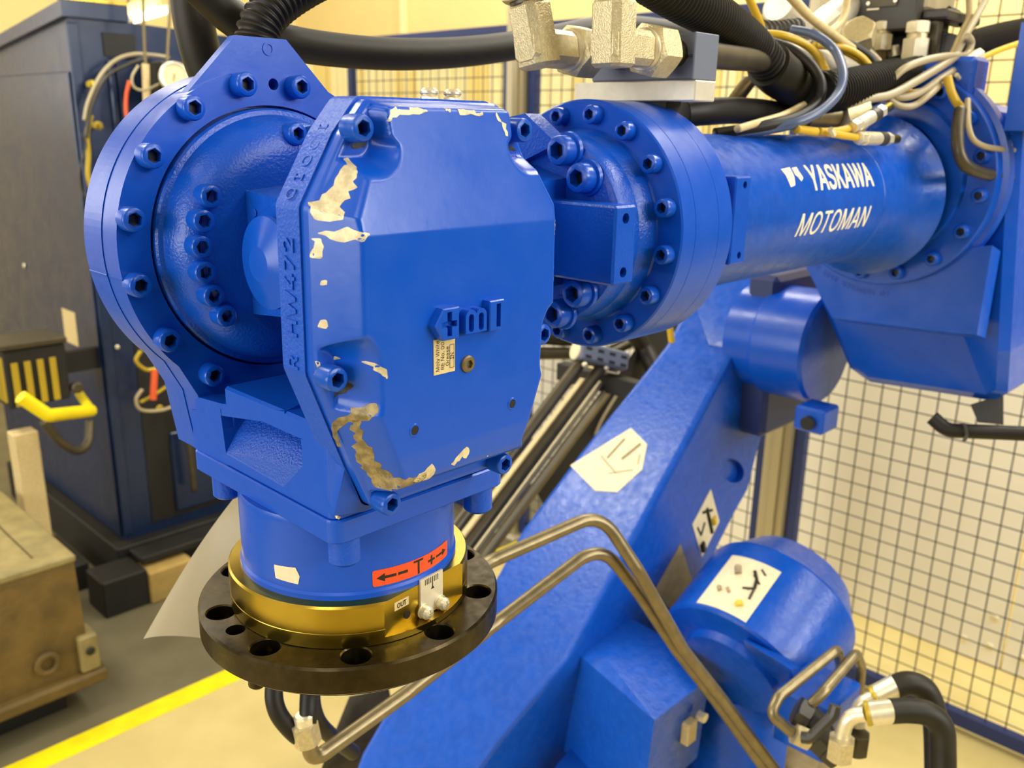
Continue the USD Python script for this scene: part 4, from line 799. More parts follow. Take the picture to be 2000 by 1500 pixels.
# ================================================================ hoses, fittings and cables on the arm
def hose(name, label, pts, r, m='hose_rubber', cat='hose', sides=20, n=14, group=None): return obj(name, sweep(spline(pts, n), r, sides), m, label=label, cat=cat, group=group, smooth=True)
hose('rubber_hose', 'long black rubber hose sagging across the top behind the elbow fittings', [(-0.0078, 0.4000, 1.9532), (-0.0327, 0.3000, 1.8297), (-0.0231, 0.2200, 1.7410), (0.0198, 0.2200, 1.7037), (0.0530, 0.2200, 1.6812), (0.1007, 0.2200, 1.6683), (0.1719, 0.2200, 1.6646), (0.2521, 0.2200, 1.6668), (0.3425, 0.2200, 1.6758), (0.4537, 0.2200, 1.6937), (0.6028, 0.2200, 1.7217), (0.7544, 0.2000, 1.7213), (0.8167, 0.1600, 1.6975)], .0165)
hose('rubber_hose', 'black rubber hose dropping behind the wrist disc beside the gauge', [(0.1909, 0.4500, 2.0504), (0.0887, 0.3400, 1.8533), (0.0483, 0.3000, 1.7515), (0.0472, 0.3000, 1.7153), (0.0486, 0.3000, 1.6832), (0.0555, 0.3000, 1.6507), (0.0704, 0.3000, 1.6173), (0.0965, 0.3000, 1.5825)], .0195)
obj('corrugated_hose', corrugated([(0.3080, 0.2000, 1.8873), (0.2007, 0.1700, 1.7806), (0.1414, 0.1650, 1.7386), (0.0902, 0.1650, 1.7132), (0.0577, 0.1650, 1.6930), (0.0404, 0.1650, 1.6747), (0.0351, 0.1650, 1.6555), (0.0365, 0.1650, 1.6409)], .0188, .0062, .14), 'black_rubber', label='black corrugated hose behind the triangular lug of the wrist', cat='corrugated hose', smooth=35)
obj('corrugated_hose', corrugated([(0.1385, -0.0700, 1.7786), (0.2049, -0.0600, 1.7486), (0.2767, -0.0500, 1.7330), (0.3671, -0.0400, 1.7176), (0.4726, -0.0200, 1.7077), (0.5719, 0.0000, 1.6931), (0.6296, 0.0000, 1.6684)], .0230, .0072, .15), 'black_rubber', label='thick black corrugated hose sloping down over the forearm', cat='corrugated hose', smooth=35)
hose('hose_sleeve', 'smooth black hose sleeve on the end of the thick corrugated hose', [(0.6230, 0.0000, 1.6710), (0.6633, 0.0000, 1.6572), (0.7255, 0.0000, 1.6476), (0.8202, 0.0000, 1.6500), (0.9165, 0.0000, 1.6565)], .027, 'hose_rubber')
obj('corrugated_hose', corrugated([(0.6882, -0.0300, 1.6397), (0.7716, -0.0300, 1.6471), (0.8622, -0.0300, 1.6605), (0.9197, -0.0300, 1.6685)], .0265, .0075, .17), 'black_rubber', label='black corrugated hose lying under the blue hose loop', cat='corrugated hose', smooth=35)
obj('corrugated_hose', corrugated([(0.9107, -0.0200, 1.6628), (1.0240, -0.0200, 1.6822), (1.1185, -0.0200, 1.7036), (1.2204, -0.0200, 1.7300), (1.3857, -0.0200, 1.7597), (1.7410, -0.0200, 1.8108)], .0235, .0072, .17), 'black_rubber', label='black corrugated hose rising to the right under the grey cables', cat='corrugated hose', smooth=35)
obj('corrugated_hose', corrugated([(0.6797, 0.0800, 1.7158), (0.7301, 0.0800, 1.7223), (0.7840, 0.0800, 1.7267), (0.8403, 0.0800, 1.7353)], .0125, .013, .30), 'black_plastic', label='short black coarse ribbed conduit above the cable loops', cat='conduit', smooth=35)
hose('hydraulic_tube', 'dark hydraulic pipe leaving the grey clamp block', [(0.3804, -0.0500, 1.6660), (0.4826, -0.0300, 1.6688), (0.6225, 0.0000, 1.6738), (0.7950, 0.0200, 1.6748)], .013, 'dark_pipe', 'pipe')
hose('hydraulic_tube', 'pale steel pipe behind the hose sleeve', [(0.6829, 0.0500, 1.6925), (0.7922, 0.0500, 1.6906), (0.9178, 0.0500, 1.6856), (1.0616, 0.0500, 1.6844)], .0175, 'aluminium', 'pipe')
hose('strut_rod', 'short steel rod slanting down behind the bracket plate', [(0.6841, 0.0600, 1.6544), (0.6597, 0.0600, 1.6347), (0.6360, 0.0600, 1.6141)], .0095, 'steel_pipe', 'rod')
hose('rubber_hose', 'fat black hose lying along the top of the forearm', [(0.4918, 0.0300, 1.6112), (0.5286, 0.0200, 1.6143), (0.5957, 0.0200, 1.6169), (0.6696, 0.0200, 1.6161), (0.7100, 0.0200, 1.6119)], .0155, 'black_rubber')
# clamp with its two pipes, bracket plate
t = thing('pipe_clamp', 'grey blue plastic pipe clamp block on the bracket plate', 'pipe clamp')
cl = box(.360, .392, -.0715, .055, 1.6610, 1.6825, .002) + box(.360, .392, -.0715, .055, 1.6396, 1.6605, .002)
obj('body', cl, 'clamp_plastic', t)
obj('rib', box(.356, .396, -.0735, -.0705, 1.6400, 1.6822, .0008), 'clamp_plastic', t)
t = thing('bracket_plate', 'bare aluminium bracket plate on top of the forearm gearbox', 'plate')
obj('plate', box(.357, .392, -.0760, .075, 1.6205, 1.6394, .001), 'aluminium', t)
obj('standoff', box(.362, .388, -.04, .04, 1.603, 1.6205), 'dark_machine', t)
def elbow_fitting(y, z, x_nut, tilt, label):
    t = thing('elbow_fitting', label, 'pipe fitting')
    c0 = (x_nut, y, z); U = np.array((-math.sin(tilt) * .55, math.sin(tilt) * .8, math.cos(tilt))); U /= np.linalg.norm(U); X = np.array((1., 0, 0)); e = np.array((x_nut - .046, y, z))
    obj('nut', hexnut((x_nut, y, z), (1, 0, 0), .043, .030, x=(0, .3, 1)), 'zinc_steel', t)
    obj('collar', cyl((x_nut - .004, y, z), (1, 0, 0), .019, .006, 36, .001), 'bright_zinc', t)
    obj('pipe', cyl((x_nut + .028, y, z), (1, 0, 0), .0125, .362 - x_nut - .028 + .02, 28), 'dark_pipe', t)
    w = .0165; W = np.cross(X, U); W /= np.linalg.norm(W); Xp = np.cross(U, W)
    def bx_(o, a, la, wa, da):
        """a chamfered bar from o along a"""
        b_ = W; c_ = np.cross(a, b_); P = []
        for s, k in ((0, .82), (.003, 1), (la - .003, 1), (la, .9)):
            for i, j_ in ((1, .62), (.62, 1), (-.62, 1), (-1, .62), (-1, -.62), (-.62, -1), (.62, -1), (1, -.62)): P.append(np.array(o) + a * s + b_ * i * wa * k + c_ * j_ * da * k)
        return hullp(P)
    bd = bx_(e - X * .016, X, .060, w * .92, w * .92) + bx_(e - U * .018 , U, .056, w, w)
    obj('elbow_body', bd, 'zinc_steel', t, smooth=18)
    obj('collar', cyl(tuple(e + U * .037), tuple(U), .0170, .006, 32, .001), 'dark_pipe', t)
    obj('nut', hexnut(tuple(e + U * .041), tuple(U), .042, .034, x=(1, .5, 0)), 'zinc_steel', t)
    obj('hose_end', cyl(tuple(e + U * .074), tuple(U), .0165, .42, 28, .002), 'bright_zinc', t)
    return t
elbow_fitting(-.0505, 1.6640, .3080, .02, 'right zinc hydraulic elbow fitting with hexagon nuts')
elbow_fitting(.0180, 1.6640, .2820, .22, 'left zinc hydraulic elbow fitting, leaning left')

def strand(name, label, pts, r, m, cat='cable', group=None): return cable(name, label, pts, r, m, cat, 10, 12, group)
# loops of cable over the forearm
strand('cable', 'black cable forming the left outer loop over the forearm', [(0.6478, 0.0600, 1.7062), (0.6586, 0.0300, 1.7008), (0.6758, 0.0000, 1.6900), (0.6743, -0.0300, 1.6700), (0.6629, -0.0500, 1.6485), (0.6574, -0.0500, 1.6279), (0.6164, -0.0500, 1.6106), (0.5762, -0.0400, 1.6014), (0.5435, -0.0200, 1.5945), (0.5169, 0.0000, 1.5895)], .0068, 'black_rubber')
strand('cable', 'yellow cable loop beside the black loop', [(0.6669, 0.0500, 1.7108), (0.6900, 0.0200, 1.7086), (0.7210, 0.0000, 1.6967), (0.7249, -0.0200, 1.6743), (0.6952, -0.0400, 1.6500), (0.7029, -0.0300, 1.6354)], .0052, 'yellow_cable')
strand('cable', 'yellow cable running under the blue hose loop to the right', [(0.7734, 0.0200, 1.7036), (0.8062, 0.0000, 1.7025), (0.8273, -0.0200, 1.6915), (0.8501, -0.0300, 1.6731), (0.8798, -0.0300, 1.6579)], .005, 'yellow_cable')
strand('cable', 'second yellow cable in the bundle left of the black arc', [(0.8070, 0.0300, 1.7090), (0.8439, 0.0100, 1.7002), (0.8682, -0.0100, 1.6845), (0.8876, -0.0200, 1.6652)], .005, 'yellow_cable')
strand('cable', 'blue hose loop hanging over the forearm', [(0.7265, 0.0300, 1.7193), (0.7312, 0.0000, 1.7120), (0.7304, -0.0300, 1.6924), (0.6962, -0.0600, 1.6644), (0.6704, -0.0700, 1.6398), (0.6320, -0.0700, 1.6185), (0.5983, -0.0600, 1.6047), (0.5771, -0.0400, 1.5968), (0.5439, -0.0200, 1.5923), (0.5172, 0.0000, 1.5872)], .0058, 'blue_hose', 'hose')
strand('cable', 'black cable arc right of the blue hose loop', [(0.7851, 0.0500, 1.7226), (0.8355, 0.0300, 1.7163), (0.8827, 0.0100, 1.7055), (0.8984, -0.0100, 1.6842), (0.8897, -0.0200, 1.6585), (0.8454, -0.0300, 1.6347)], .0068, 'black_rubber')
strand('cable', 'grey cable arc just right of the black arc', [(0.9515, 0.0300, 1.7116), (0.9610, 0.0100, 1.6904), (0.9290, -0.0100, 1.6638), (0.9336, -0.0200, 1.6464)], .0055, 'grey_cable')
strand('cable', 'grey cable running from the arcs up to the right border, uppermost', [(0.8670, -0.0500, 1.6636), (0.8848, -0.0600, 1.6793), (0.9261, -0.0700, 1.6912), (0.9716, -0.0800, 1.6983), (1.0404, -0.0800, 1.7039), (1.0581, -0.0800, 1.7212), (1.0390, -0.0800, 1.7302)], .0052, 'grey_cable')
strand('cable', 'grey cable rising steeply at the right border', [(1.0295, -0.0700, 1.7008), (1.0576, -0.0700, 1.7321), (1.0884, -0.0700, 1.7592), (1.1199, -0.0700, 1.7869), (1.1580, -0.0700, 1.8265)], .0055, 'grey_cable')
strand('cable', 'pale cable beside the steep grey cable', [(1.0435, -0.0600, 1.7020), (1.0735, -0.0600, 1.7395), (1.0907, -0.0600, 1.7636), (1.0633, -0.0600, 1.8094)], .005, 'label_tan')
strand('cable', 'grey cable sweeping low from the connectors to the right, middle', [(0.7552, -0.0400, 1.6276), (0.8067, -0.0500, 1.6367), (0.8460, -0.0600, 1.6430), (0.9004, -0.0700, 1.6627), (0.9575, -0.0800, 1.6853), (1.0100, -0.0800, 1.7020)], .0058, 'grey_cable')
strand('cable', 'grey cable in the lower sagging loop right of the arcs', [(0.8607, -0.0500, 1.6469), (0.8808, -0.0600, 1.6409), (0.9151, -0.0700, 1.6473), (0.9640, -0.0800, 1.6694), (1.0266, -0.0800, 1.6878)], .0052, 'grey_cable')
strand('cable', 'grey cable in the lowest sagging loop right of the arcs', [(0.8635, -0.0500, 1.6385), (0.8812, -0.0600, 1.6296), (0.9031, -0.0700, 1.6309), (0.9260, -0.0800, 1.6456), (0.9833, -0.0800, 1.6703), (1.0272, -0.0800, 1.6864)], .0048, 'grey_cable')
strand('cable', 'yellow cable between the grey sagging loops', [(0.9187, -0.0400, 1.6505), (0.9572, -0.0500, 1.6504), (0.9932, -0.0600, 1.6622), (1.0863, -0.0700, 1.6928), (1.2028, -0.0800, 1.7239), (1.4872, -0.0800, 1.7729)], .0045, 'yellow_cable')
strand('cable', 'yellow cable hanging at the right border', [(0.9549, -0.0900, 1.6702), (0.9558, -0.1000, 1.6464), (0.9742, -0.1100, 1.6286), (1.0439, -0.1200, 1.6175), (1.1301, -0.1300, 1.6117), (1.3571, -0.1400, 1.6067)], .006, 'yellow_cable')
strand('cable', 'thick dark cable loop at the right border below the yellow cable', [(0.9378, -0.1200, 1.6257), (0.9100, -0.1300, 1.5954), (0.9032, -0.1400, 1.5658), (0.9308, -0.1500, 1.5476), (1.0330, -0.1600, 1.5366), (1.2486, -0.1800, 1.5279)], .0085, 'dark_pipe')
strand('cable', 'thin grey cable loop at the right border inside the dark loop', [(0.9595, -0.1200, 1.6397), (0.9200, -0.1400, 1.6023), (0.9345, -0.1500, 1.5826), (1.0129, -0.1600, 1.5744), (1.2197, -0.1800, 1.5707)], .004, 'grey_cable')
strand('cable', 'yellow cable rising out of the top left of the loops', [(0.7089, 0.0600, 1.7171), (0.6901, 0.0600, 1.7351), (0.6567, 0.0600, 1.7616)], .0052, 'yellow_cable')
strand('cable', 'pale yellow cable crossing the white fitting to the loops', [(0.6496, -0.0000, 1.7531), (0.7128, 0.0000, 1.7321), (0.7879, 0.0000, 1.7151), (0.8449, 0.0000, 1.7032)], .0055, 'label_tan')
strand('cable', 'pale cable curving beside the black valve box', [(0.8518, 0.0200, 1.7794), (0.8541, 0.0200, 1.7538), (0.8400, 0.0200, 1.7364), (0.8158, 0.0200, 1.7234)], .005, 'label_tan')
strand('cable', 'black cable behind the valve box at the right', [(1.1103, -0.0200, 1.7752), (1.1226, -0.0300, 1.7699), (1.1295, -0.0400, 1.7575), (1.1516, -0.0400, 1.7482)], .007, 'black_rubber')
strand('cable', 'pale cable along the forearm top at the left', [(0.5155, -0.0300, 1.5955), (0.5589, -0.0300, 1.6027), (0.6166, -0.0300, 1.6123), (0.6649, -0.0300, 1.6252)], .0045, 'label_tan')
strand('cable', 'dark yellow cable lying on the forearm before the connectors', [(0.5939, -0.0600, 1.5967), (0.6418, -0.0650, 1.5937), (0.6849, -0.0700, 1.5953), (0.7232, -0.0700, 1.6011)], .0052, 'yellow_cable')
strand('cable', 'olive cable to the lower sensor connector', [(0.6354, -0.0680, 1.5949), (0.6755, -0.0750, 1.5906), (0.7328, -0.0780, 1.5872)], .0045, 'yellow_cable')
for nm, pts in (('cable tie end on the yellow forearm cable', [(0.6388, -0.0800, 1.5974), (0.6486, -0.0800, 1.5905)]), ('cable tie end on the grey cables at right', [(0.9887, -0.0900, 1.6745), (1.0030, -0.0900, 1.6697)])):
    obj('cable_tie', sweep(pts, .0035, 6), 'label_white', label=nm, cat='cable tie')
obj('cable_flag', sweep([(1.0322, -0.0850, 1.6935), (1.0814, -0.0850, 1.7084)], .0085, 6), 'label_white', label='white marker flag on the cables at the right border', cat='cable marker')
strand('cable', 'yellow cable dangling beside the lower arm top', [(0.9352, 0.3300, 1.2676), (0.9447, 0.3300, 1.2406), (0.9523, 0.3300, 1.2172)], .006, 'yellow_cable')
def connector(a, b, label):
    t = thing('sensor_connector', label, 'connector'); a, b = np.array(a), np.array(b); u = b - a; L = np.linalg.norm(u); u /= L
    obj('rear_nut', hexnut(tuple(a), tuple(u), .014, L * .14), 'bright_zinc', t)
    obj('sleeve', cyl(tuple(a + u * L * .13), tuple(u), .0085, L * .36, 24, .001), 'bright_zinc', t)
    obj('grip', cyl(tuple(a + u * L * .49), tuple(u), .0090, L * .16, 20, .001), 'black_plastic', t)
    obj('coupling_nut', hexnut(tuple(a + u * L * .65), tuple(u), .0150, L * .13), 'bright_zinc', t)
    obj('thread', cyl(tuple(a + u * L * .78), tuple(u), .0058, L * .22, 20, .0006), 'gold_metal', t)
    obj('socket', cyl(tuple(a + u * L * .995), tuple(u), .0040, L * .008, 16), 'hole_shade_black', t)
connector((0.7067, -0.0750, 1.5998), (0.8114, -0.0750, 1.6271), 'upper brass sensor connector pointing up right')
connector((0.7165, -0.0800, 1.5872), (0.8360, -0.0800, 1.5862), 'lower brass sensor connector lying level')
# big hexagon coupling behind the connectors
t = thing('hex_coupling', 'large steel hexagon coupling behind the sensor connectors', 'coupling')
c = (0.7866, -0.0200, 1.6155)
obj('nut', hexnut((c[0] - .02, c[1], c[2]), (1, -.35, 0), .050, .045, x=(0, .3, 1)), 'zinc_steel', t)
obj('collar', cyl((c[0] - .07, c[1] + .018, c[2]), (1, -.35, 0), .020, .055, 28, .002), 'steel_pipe', t)
# pale machined parts and union nuts left of the valve box
def union(label, p, q, r, m='aluminium'):
    t = thing('hose_union', label, 'union fitting'); p, q = np.array(p), np.array(q); u = q - p; L = np.linalg.norm(u); u /= L
    obj('shell', cyl(tuple(p), tuple(u), r, L * .62, 32, r * .15), m, t); obj('nut', hexnut(tuple(p + u * L * .6), tuple(u), r * 2.1, L * .4), 'bright_zinc', t)
union('pale union fitting standing behind the cable loops, left', (0.8495, 0.1200, 1.7670), (0.9695, 0.1200, 1.7240), .026)
union('pale union fitting standing behind the cable loops, right', (1.0339, 0.1000, 1.7851), (0.9198, 0.1000, 1.7302), .023)
t = thing('hexagon_plug', 'pale hexagon plug right of the black arc', 'plug'); c = (0.9539, 0.0400, 1.7214)
obj('nut', hexnut(c, (-.8, -.2, .5), .042, .03, x=(0, 1, .6)), 'zinc_steel', t); obj('stem', cyl(c, (.8, .2, -.5), .018, .05, 24), 'steel_pipe', t)
hose('hydraulic_tube', 'pale bent pipe crossing behind the black cable arc', [(0.9666, 0.0800, 1.7436), (1.0417, 0.0700, 1.7156), (1.1023, 0.0500, 1.6802)], .014, 'aluminium', 'pipe')
# valve box with its fittings
t = thing('valve_box', 'black valve box with grey name plate at the top right', 'valve box')
a, b = (1.0200, 0.0864, 1.7401), (1.0200, -0.0093, 1.7429); e = (1.0600, -0.0479, 1.7644)
obj('body', box(1.02, 1.16, a[1], b[1], a[2] + .001, a[2] + .17, .003), 'black_plastic', t)
obj('side_body', box(1.04, 1.18, b[1] - .0005, e[1], a[2] + .016, a[2] + .030, .003), 'black_plastic', t)
c1, c2 = (1.0190, 0.0646, 1.7753), (1.0190, 0.0200, 1.7778)
pl_ = obj('name_plate', box(1.0175, 1.0202, c1[1], c2[1], c1[2], c1[2] + .06, .0005), 'dark_pipe', t)
for q_ in ((1.0170, 0.0630, 1.7815), (1.0170, 0.0221, 1.7827)): obj('rivet', cyl((1.0175, q_[1], q_[2]), (-1, 0, 0), .0032, .002, 12, .0005), 'bright_zinc', pl_)
w1, w2 = (1.0190, 0.0644, 1.7731), (1.0190, 0.0457, 1.7747)
obj('print', box(1.0172, 1.0176, w1[1], w2[1], w1[2] - .0012, w1[2] + .0012), 'ink_cream', pl_)
obj('solenoid', box(1.045, 1.16, b[1] - .004, e[1] + .06, a[2] + .031, a[2] + .16, .004), 'grey_cable', t)
obj('manifold', box(1.07, 1.25, a[1] - .0, e[1] + .01, a[2] - .17, a[2] + .001, .004), 'dark_machine', t)
obj('side_rail', box(1.05, 1.07, e[1] + .035, e[1] + .015, a[2] - .19, a[2] + .016, .002), 'dark_pipe', t)
obj('base_plate', box(1.01, 1.25, (1.0100, 0.0439, 1.6218)[1], (1.0100, -0.1003, 1.6224)[1], 1.617, 1.627, .001), 'dark_machine', t)
def gland(px_top, label, sz):
    t = thing('cable_gland', label, 'gland'); c = np.array(px_top)
    obj('upper_nut', hexnut((c[0], c[1], c[2] - sz * .8), (0, 0, 1), sz * 1.35, sz * .75, x=(1, .3, 0)), 'bright_zinc', t)
    obj('collar', cyl((c[0], c[1], c[2] - sz * 1.05), (0, 0, 1), sz * .62, sz * .25, 28), 'zinc_steel', t)
    obj('lower_nut', hexnut((c[0], c[1], c[2] - sz * 2.4), (0, 0, 1), sz * 1.5, sz * 1.35, x=(1, .3, 0)), 'bright_zinc', t)
    obj('stem', cyl((c[0], c[1], c[2] - sz * 3.4), (0, 0, 1), sz * .55, sz * 1.0, 24), 'steel_pipe', t)
gland((1.0300, 0.0394, 1.7573), 'bright hexagon gland under the valve box, left one', .018)
gland((1.0300, -0.0113, 1.7542), 'bright hexagon gland under the valve box, right one', .023)
hose('hydraulic_tube', 'steel pipe stub beside the left gland', [(1.0500, 0.0303, 1.7219), (1.0500, 0.0257, 1.7055)], .009, 'bright_zinc', 'pipe')
obj('support_bar', [box(1.005, 1.02, (1.0000, -0.0559, 1.7078)[1], (1.0000, -0.0687, 1.7073)[1], 1.625, 1.70, .001)], 'dark_machine', label='dark upright bar under the grey cables', cat='bar')

# ================================================================ lower side: bent pipes, valve block, pipe bundle
def pipe(label, pts, r, m='steel_pipe', rad=.05, name='bent_pipe', cat='pipe', group=None): return obj(name, sweep(bend(pts, rad, 10), r, 16), m, label=label, cat=cat, group=group, smooth=True)
pipe('upper bent steel pipe arching over the lower arm', [(0.1169, 0.1200, 1.0825), (0.2867, 0.1200, 1.0885), (0.4430, 0.0800, 1.1163), (0.4767, 0.0400, 1.0387), (0.5400, 0.0000, 0.9080), (0.5873, -0.0300, 0.8333), (0.7265, -0.0800, 0.6324)], .0085)
pipe('lower bent steel pipe with hooked end left of the lower arm', [(0.0302, 0.1300, 0.9804), (0.0293, 0.1300, 0.9394), (0.1654, 0.1300, 0.9609), (0.3041, 0.1200, 1.0016), (0.4461, 0.0800, 1.0716), (0.5005, 0.0500, 0.9878), (0.5392, 0.0100, 0.9037), (0.6047, -0.0200, 0.8061), (0.7127, -0.0700, 0.6345)], .0085)
t = thing('hose_nut', 'pale union nut where black hoses meet the hooked pipe', 'nut'); c = (0.0275, 0.1300, 0.9768)
obj('nut', hexnut((c[0], c[1], c[2] - .012), (-.1, .1, 1), .026, .026, x=(1, .5, 0)), 'zinc_steel', t); obj('ferrule', cyl((c[0] - .001, c[1] + .001, c[2] + .012), (-.1, .1, 1), .0105, .012, 24, .002), 'bright_zinc', t)
hose('rubber_hose', 'black hose loop left under the tool plate', [(0.0318, 0.1700, 1.0440), (0.0100, 0.1600, 1.0281), (0.0060, 0.1500, 1.0043), (0.0183, 0.1400, 0.9769), (0.0278, 0.1350, 0.9694)], .0095, 'black_rubber')
hose('rubber_hose', 'black hose hanging straight down to the pale union nut', [(0.0453, 0.1400, 1.0459), (0.0388, 0.1400, 1.0179), (0.0312, 0.1320, 0.9977), (0.0285, 0.1300, 0.9845)], .0095, 'black_rubber')
hose('rubber_hose', 'black hose bending right behind the union nut', [(0.0760, 0.1900, 1.0011), (0.0726, 0.1900, 0.9626), (0.0793, 0.1900, 0.9319), (0.1040, 0.2000, 0.8922), (0.1459, 0.2200, 0.8358)], .0095, 'black_rubber')
obj('robot_base_casting', hullp([(0.4156, 0.6200, 0.5796), (0.5073, 0.6200, 0.5512), (0.3495, 0.6200, 0.4605), (0.3765, 0.6200, 0.5120), (0.3540, 0.6200, 0.2737), (0.5525, 0.6200, 0.2691), (0.4837, 0.7200, 0.4948), (0.5831, 0.7200, 0.4640), (0.4122, 0.7200, 0.3656), (0.4170, 0.7200, 0.1633), (0.6321, 0.7200, 0.1583)]), 'stained_casting', label='stained dark grey casting behind the lower bent pipe', cat='casting', smooth=20)
# thin sheet standing behind the tool end
sh = thing('plastic_sheet', 'thin translucent curled sheet behind the tool plate', 'sheet')
Pc = np.array((-0.0875, 0.2400, 1.0903)); Pt = np.array((0.0079, 0.2000, 1.2368)); nU, nV = 26, 26; SV = []
for i in range(nU):
    for j_ in range(nV):
        u, v_ = i / (nU - 1), j_ / (nV - 1)
        top_ = np.array((0.0079, 0.2000, 1.2368)) * (1 - u) + np.array((0.0546, 0.1300, 1.2601)) * u
        bot = np.array((-0.0875, 0.2400, 1.0903)) * (1 - u) ** 2 + 2 * u * (1 - u) * np.array((-0.0698, 0.1700, 1.1287)) + u * u * np.array((0.0377, 0.1200, 1.0590))
        mid = np.array((.012, .02, 0.0)) * math.sin(math.pi * v_) * (1 - u * .5)
        SV.append(top_ * (1 - v_) + bot * v_ + mid)
SV = np.array(SV); q_ = np.array([[i * nV + j_, (i + 1) * nV + j_, (i + 1) * nV + j_ + 1, i * nV + j_ + 1] for i in range(nU - 1) for j_ in range(nV - 1)])
obj('sheet', (SV, q_), 'paper', sh, smooth=True)
# valve block with two hoses, bottom right
vb = thing('hydraulic_valve', 'dark hydraulic valve block with bent pipes at the lower right', 'valve')
D0 = 1.30
b0 = np.array((0.7549, -0.1091, 0.7618))
obj('block', box(b0[0] - .045, b0[0] + .06, b0[1] - .035, b0[1] + .05, b0[2] - .055, b0[2] + .035, .004), 'worn_blue_paint', vb)
obj('stand', box(b0[0] - .02, b0[0] + .04, b0[1] - .02, b0[1] + .035, b0[2] - .5, b0[2] - .05, .003), 'label_grey', vb)
obj('stem', sweep(spline([(0.6792, -0.1179, 0.8049), (0.6812, -0.1422, 0.7873), (0.6850, -0.1541, 0.7680), (0.6853, -0.1743, 0.7563)]), .017, 20), 'dark_machine', vb)
for a_, b_ in (((0.6706, -0.1091, 0.8047), (0.6778, -0.1274, 0.7963)), ((0.6709, -0.1421, 0.7800), (0.6780, -0.1631, 0.7650)), ((0.6740, -0.1570, 0.7697), (0.6806, -0.1763, 0.7576))):
    u = np.array(b_) - np.array(a_); obj('hex_body', hexnut(a_, tuple(u), .040, float(np.linalg.norm(u))), 'black_plastic', vb)
obj('handle', bend([(0.6361, -0.1393, 0.7905), (0.6387, -0.1472, 0.7960), (0.6624, -0.1649, 0.8300), (0.6671, -0.1649, 0.8415)], .01).shape and sweep(bend([(0.6355, -0.1379, 0.7925), (0.6394, -0.1485, 0.7946), (0.6625, -0.1658, 0.8280), (0.6681, -0.1659, 0.8415)], .02), .008, 10), 'black_plastic', vb)
n1 = np.array((0.6459, -0.1219, 0.7848)); obj('union_nut', hexnut(tuple(n1), (.5, -.6, -.35), .028, .024), 'zinc_steel', vb)
n2 = np.array((0.6622, -0.1828, 0.7865)); obj('union_nut', hexnut(tuple(n2 + (0, 0, -.018)), (0, 0, 1), .032, .034, x=(1, .4, 0)), 'zinc_steel', vb)
n3 = np.array((0.7265, -0.1805, 0.7713)); obj('union_nut', hexnut(tuple(n3 + (0, 0, -.03)), (0, 0, 1), .030, .034, x=(1, .4, 0)), 'dark_pipe', vb)
obj('bent_tube', sweep(bend([(0.6437, -0.1190, 0.7861), (0.6200, -0.0973, 0.8160), (0.6402, -0.0962, 0.8326), (0.7727, -0.1166, 0.8597), (0.8252, -0.1049, 0.8021), (0.8351, -0.1044, 0.7559)], .022, 10), .0078, 14), 'steel_pipe', vb, smooth=True)
obj('bent_tube', sweep(bend([(0.6778, -0.1267, 0.8162), (0.7044, -0.1334, 0.8299), (0.8004, -0.1344, 0.8495), (0.8473, -0.1275, 0.8026), (0.8515, -0.1292, 0.7371)], .025, 10), .0078, 14), 'steel_pipe', vb, smooth=True)
def hyd_hose(label, elbow, fer, pts):
    t = thing('hydraulic_hose', label, 'hydraulic hose')
    obj('elbow_end', sweep(spline(elbow), .0105, 18), 'bright_zinc', t, smooth=True)
    a_, b_ = np.array(fer[0]), np.array(fer[1]); u = b_ - a_; L = np.linalg.norm(u); u /= L
    obj('collar', cyl(tuple(a_), tuple(u), .0165, .006, 28, .001), 'gold_paint', t)
    obj('ferrule', cyl(tuple(a_ + u * .005), tuple(u), .0160, L, 32, .002), 'bright_zinc', t)
    obj('hose', sweep(spline(pts), .0165, 22), 'hose_rubber', t, smooth=True)
hyd_hose('front black hydraulic hose with bright crimped elbow end', [(0.6658, -0.1809, 0.8000), (0.6690, -0.1824, 0.8221), (0.6742, -0.1900, 0.8348), (0.6774, -0.2044, 0.8440)], ((0.6765, -0.2034, 0.8440), (0.6930, -0.2311, 0.8541)), [(0.6911, -0.2291, 0.8541), (0.7089, -0.2470, 0.8552), (0.7258, -0.2659, 0.8517), (0.7349, -0.2822, 0.8350), (0.7305, -0.2912, 0.8022), (0.7215, -0.3011, 0.7564), (0.7181, -0.3130, 0.6833)])
hyd_hose('rear black hydraulic hose arching above the front one', [(0.7286, -0.1782, 0.7818), (0.7329, -0.1734, 0.8042), (0.7367, -0.1788, 0.8186), (0.7460, -0.1910, 0.8303)], ((0.7437, -0.1892, 0.8289), (0.7587, -0.2105, 0.8506)), [(0.7564, -0.2087, 0.8492), (0.7720, -0.2224, 0.8550), (0.7855, -0.2395, 0.8471), (0.7895, -0.2532, 0.8240), (0.7858, -0.2637, 0.7896), (0.7747, -0.2781, 0.7277), (0.7679, -0.2936, 0.6375)])
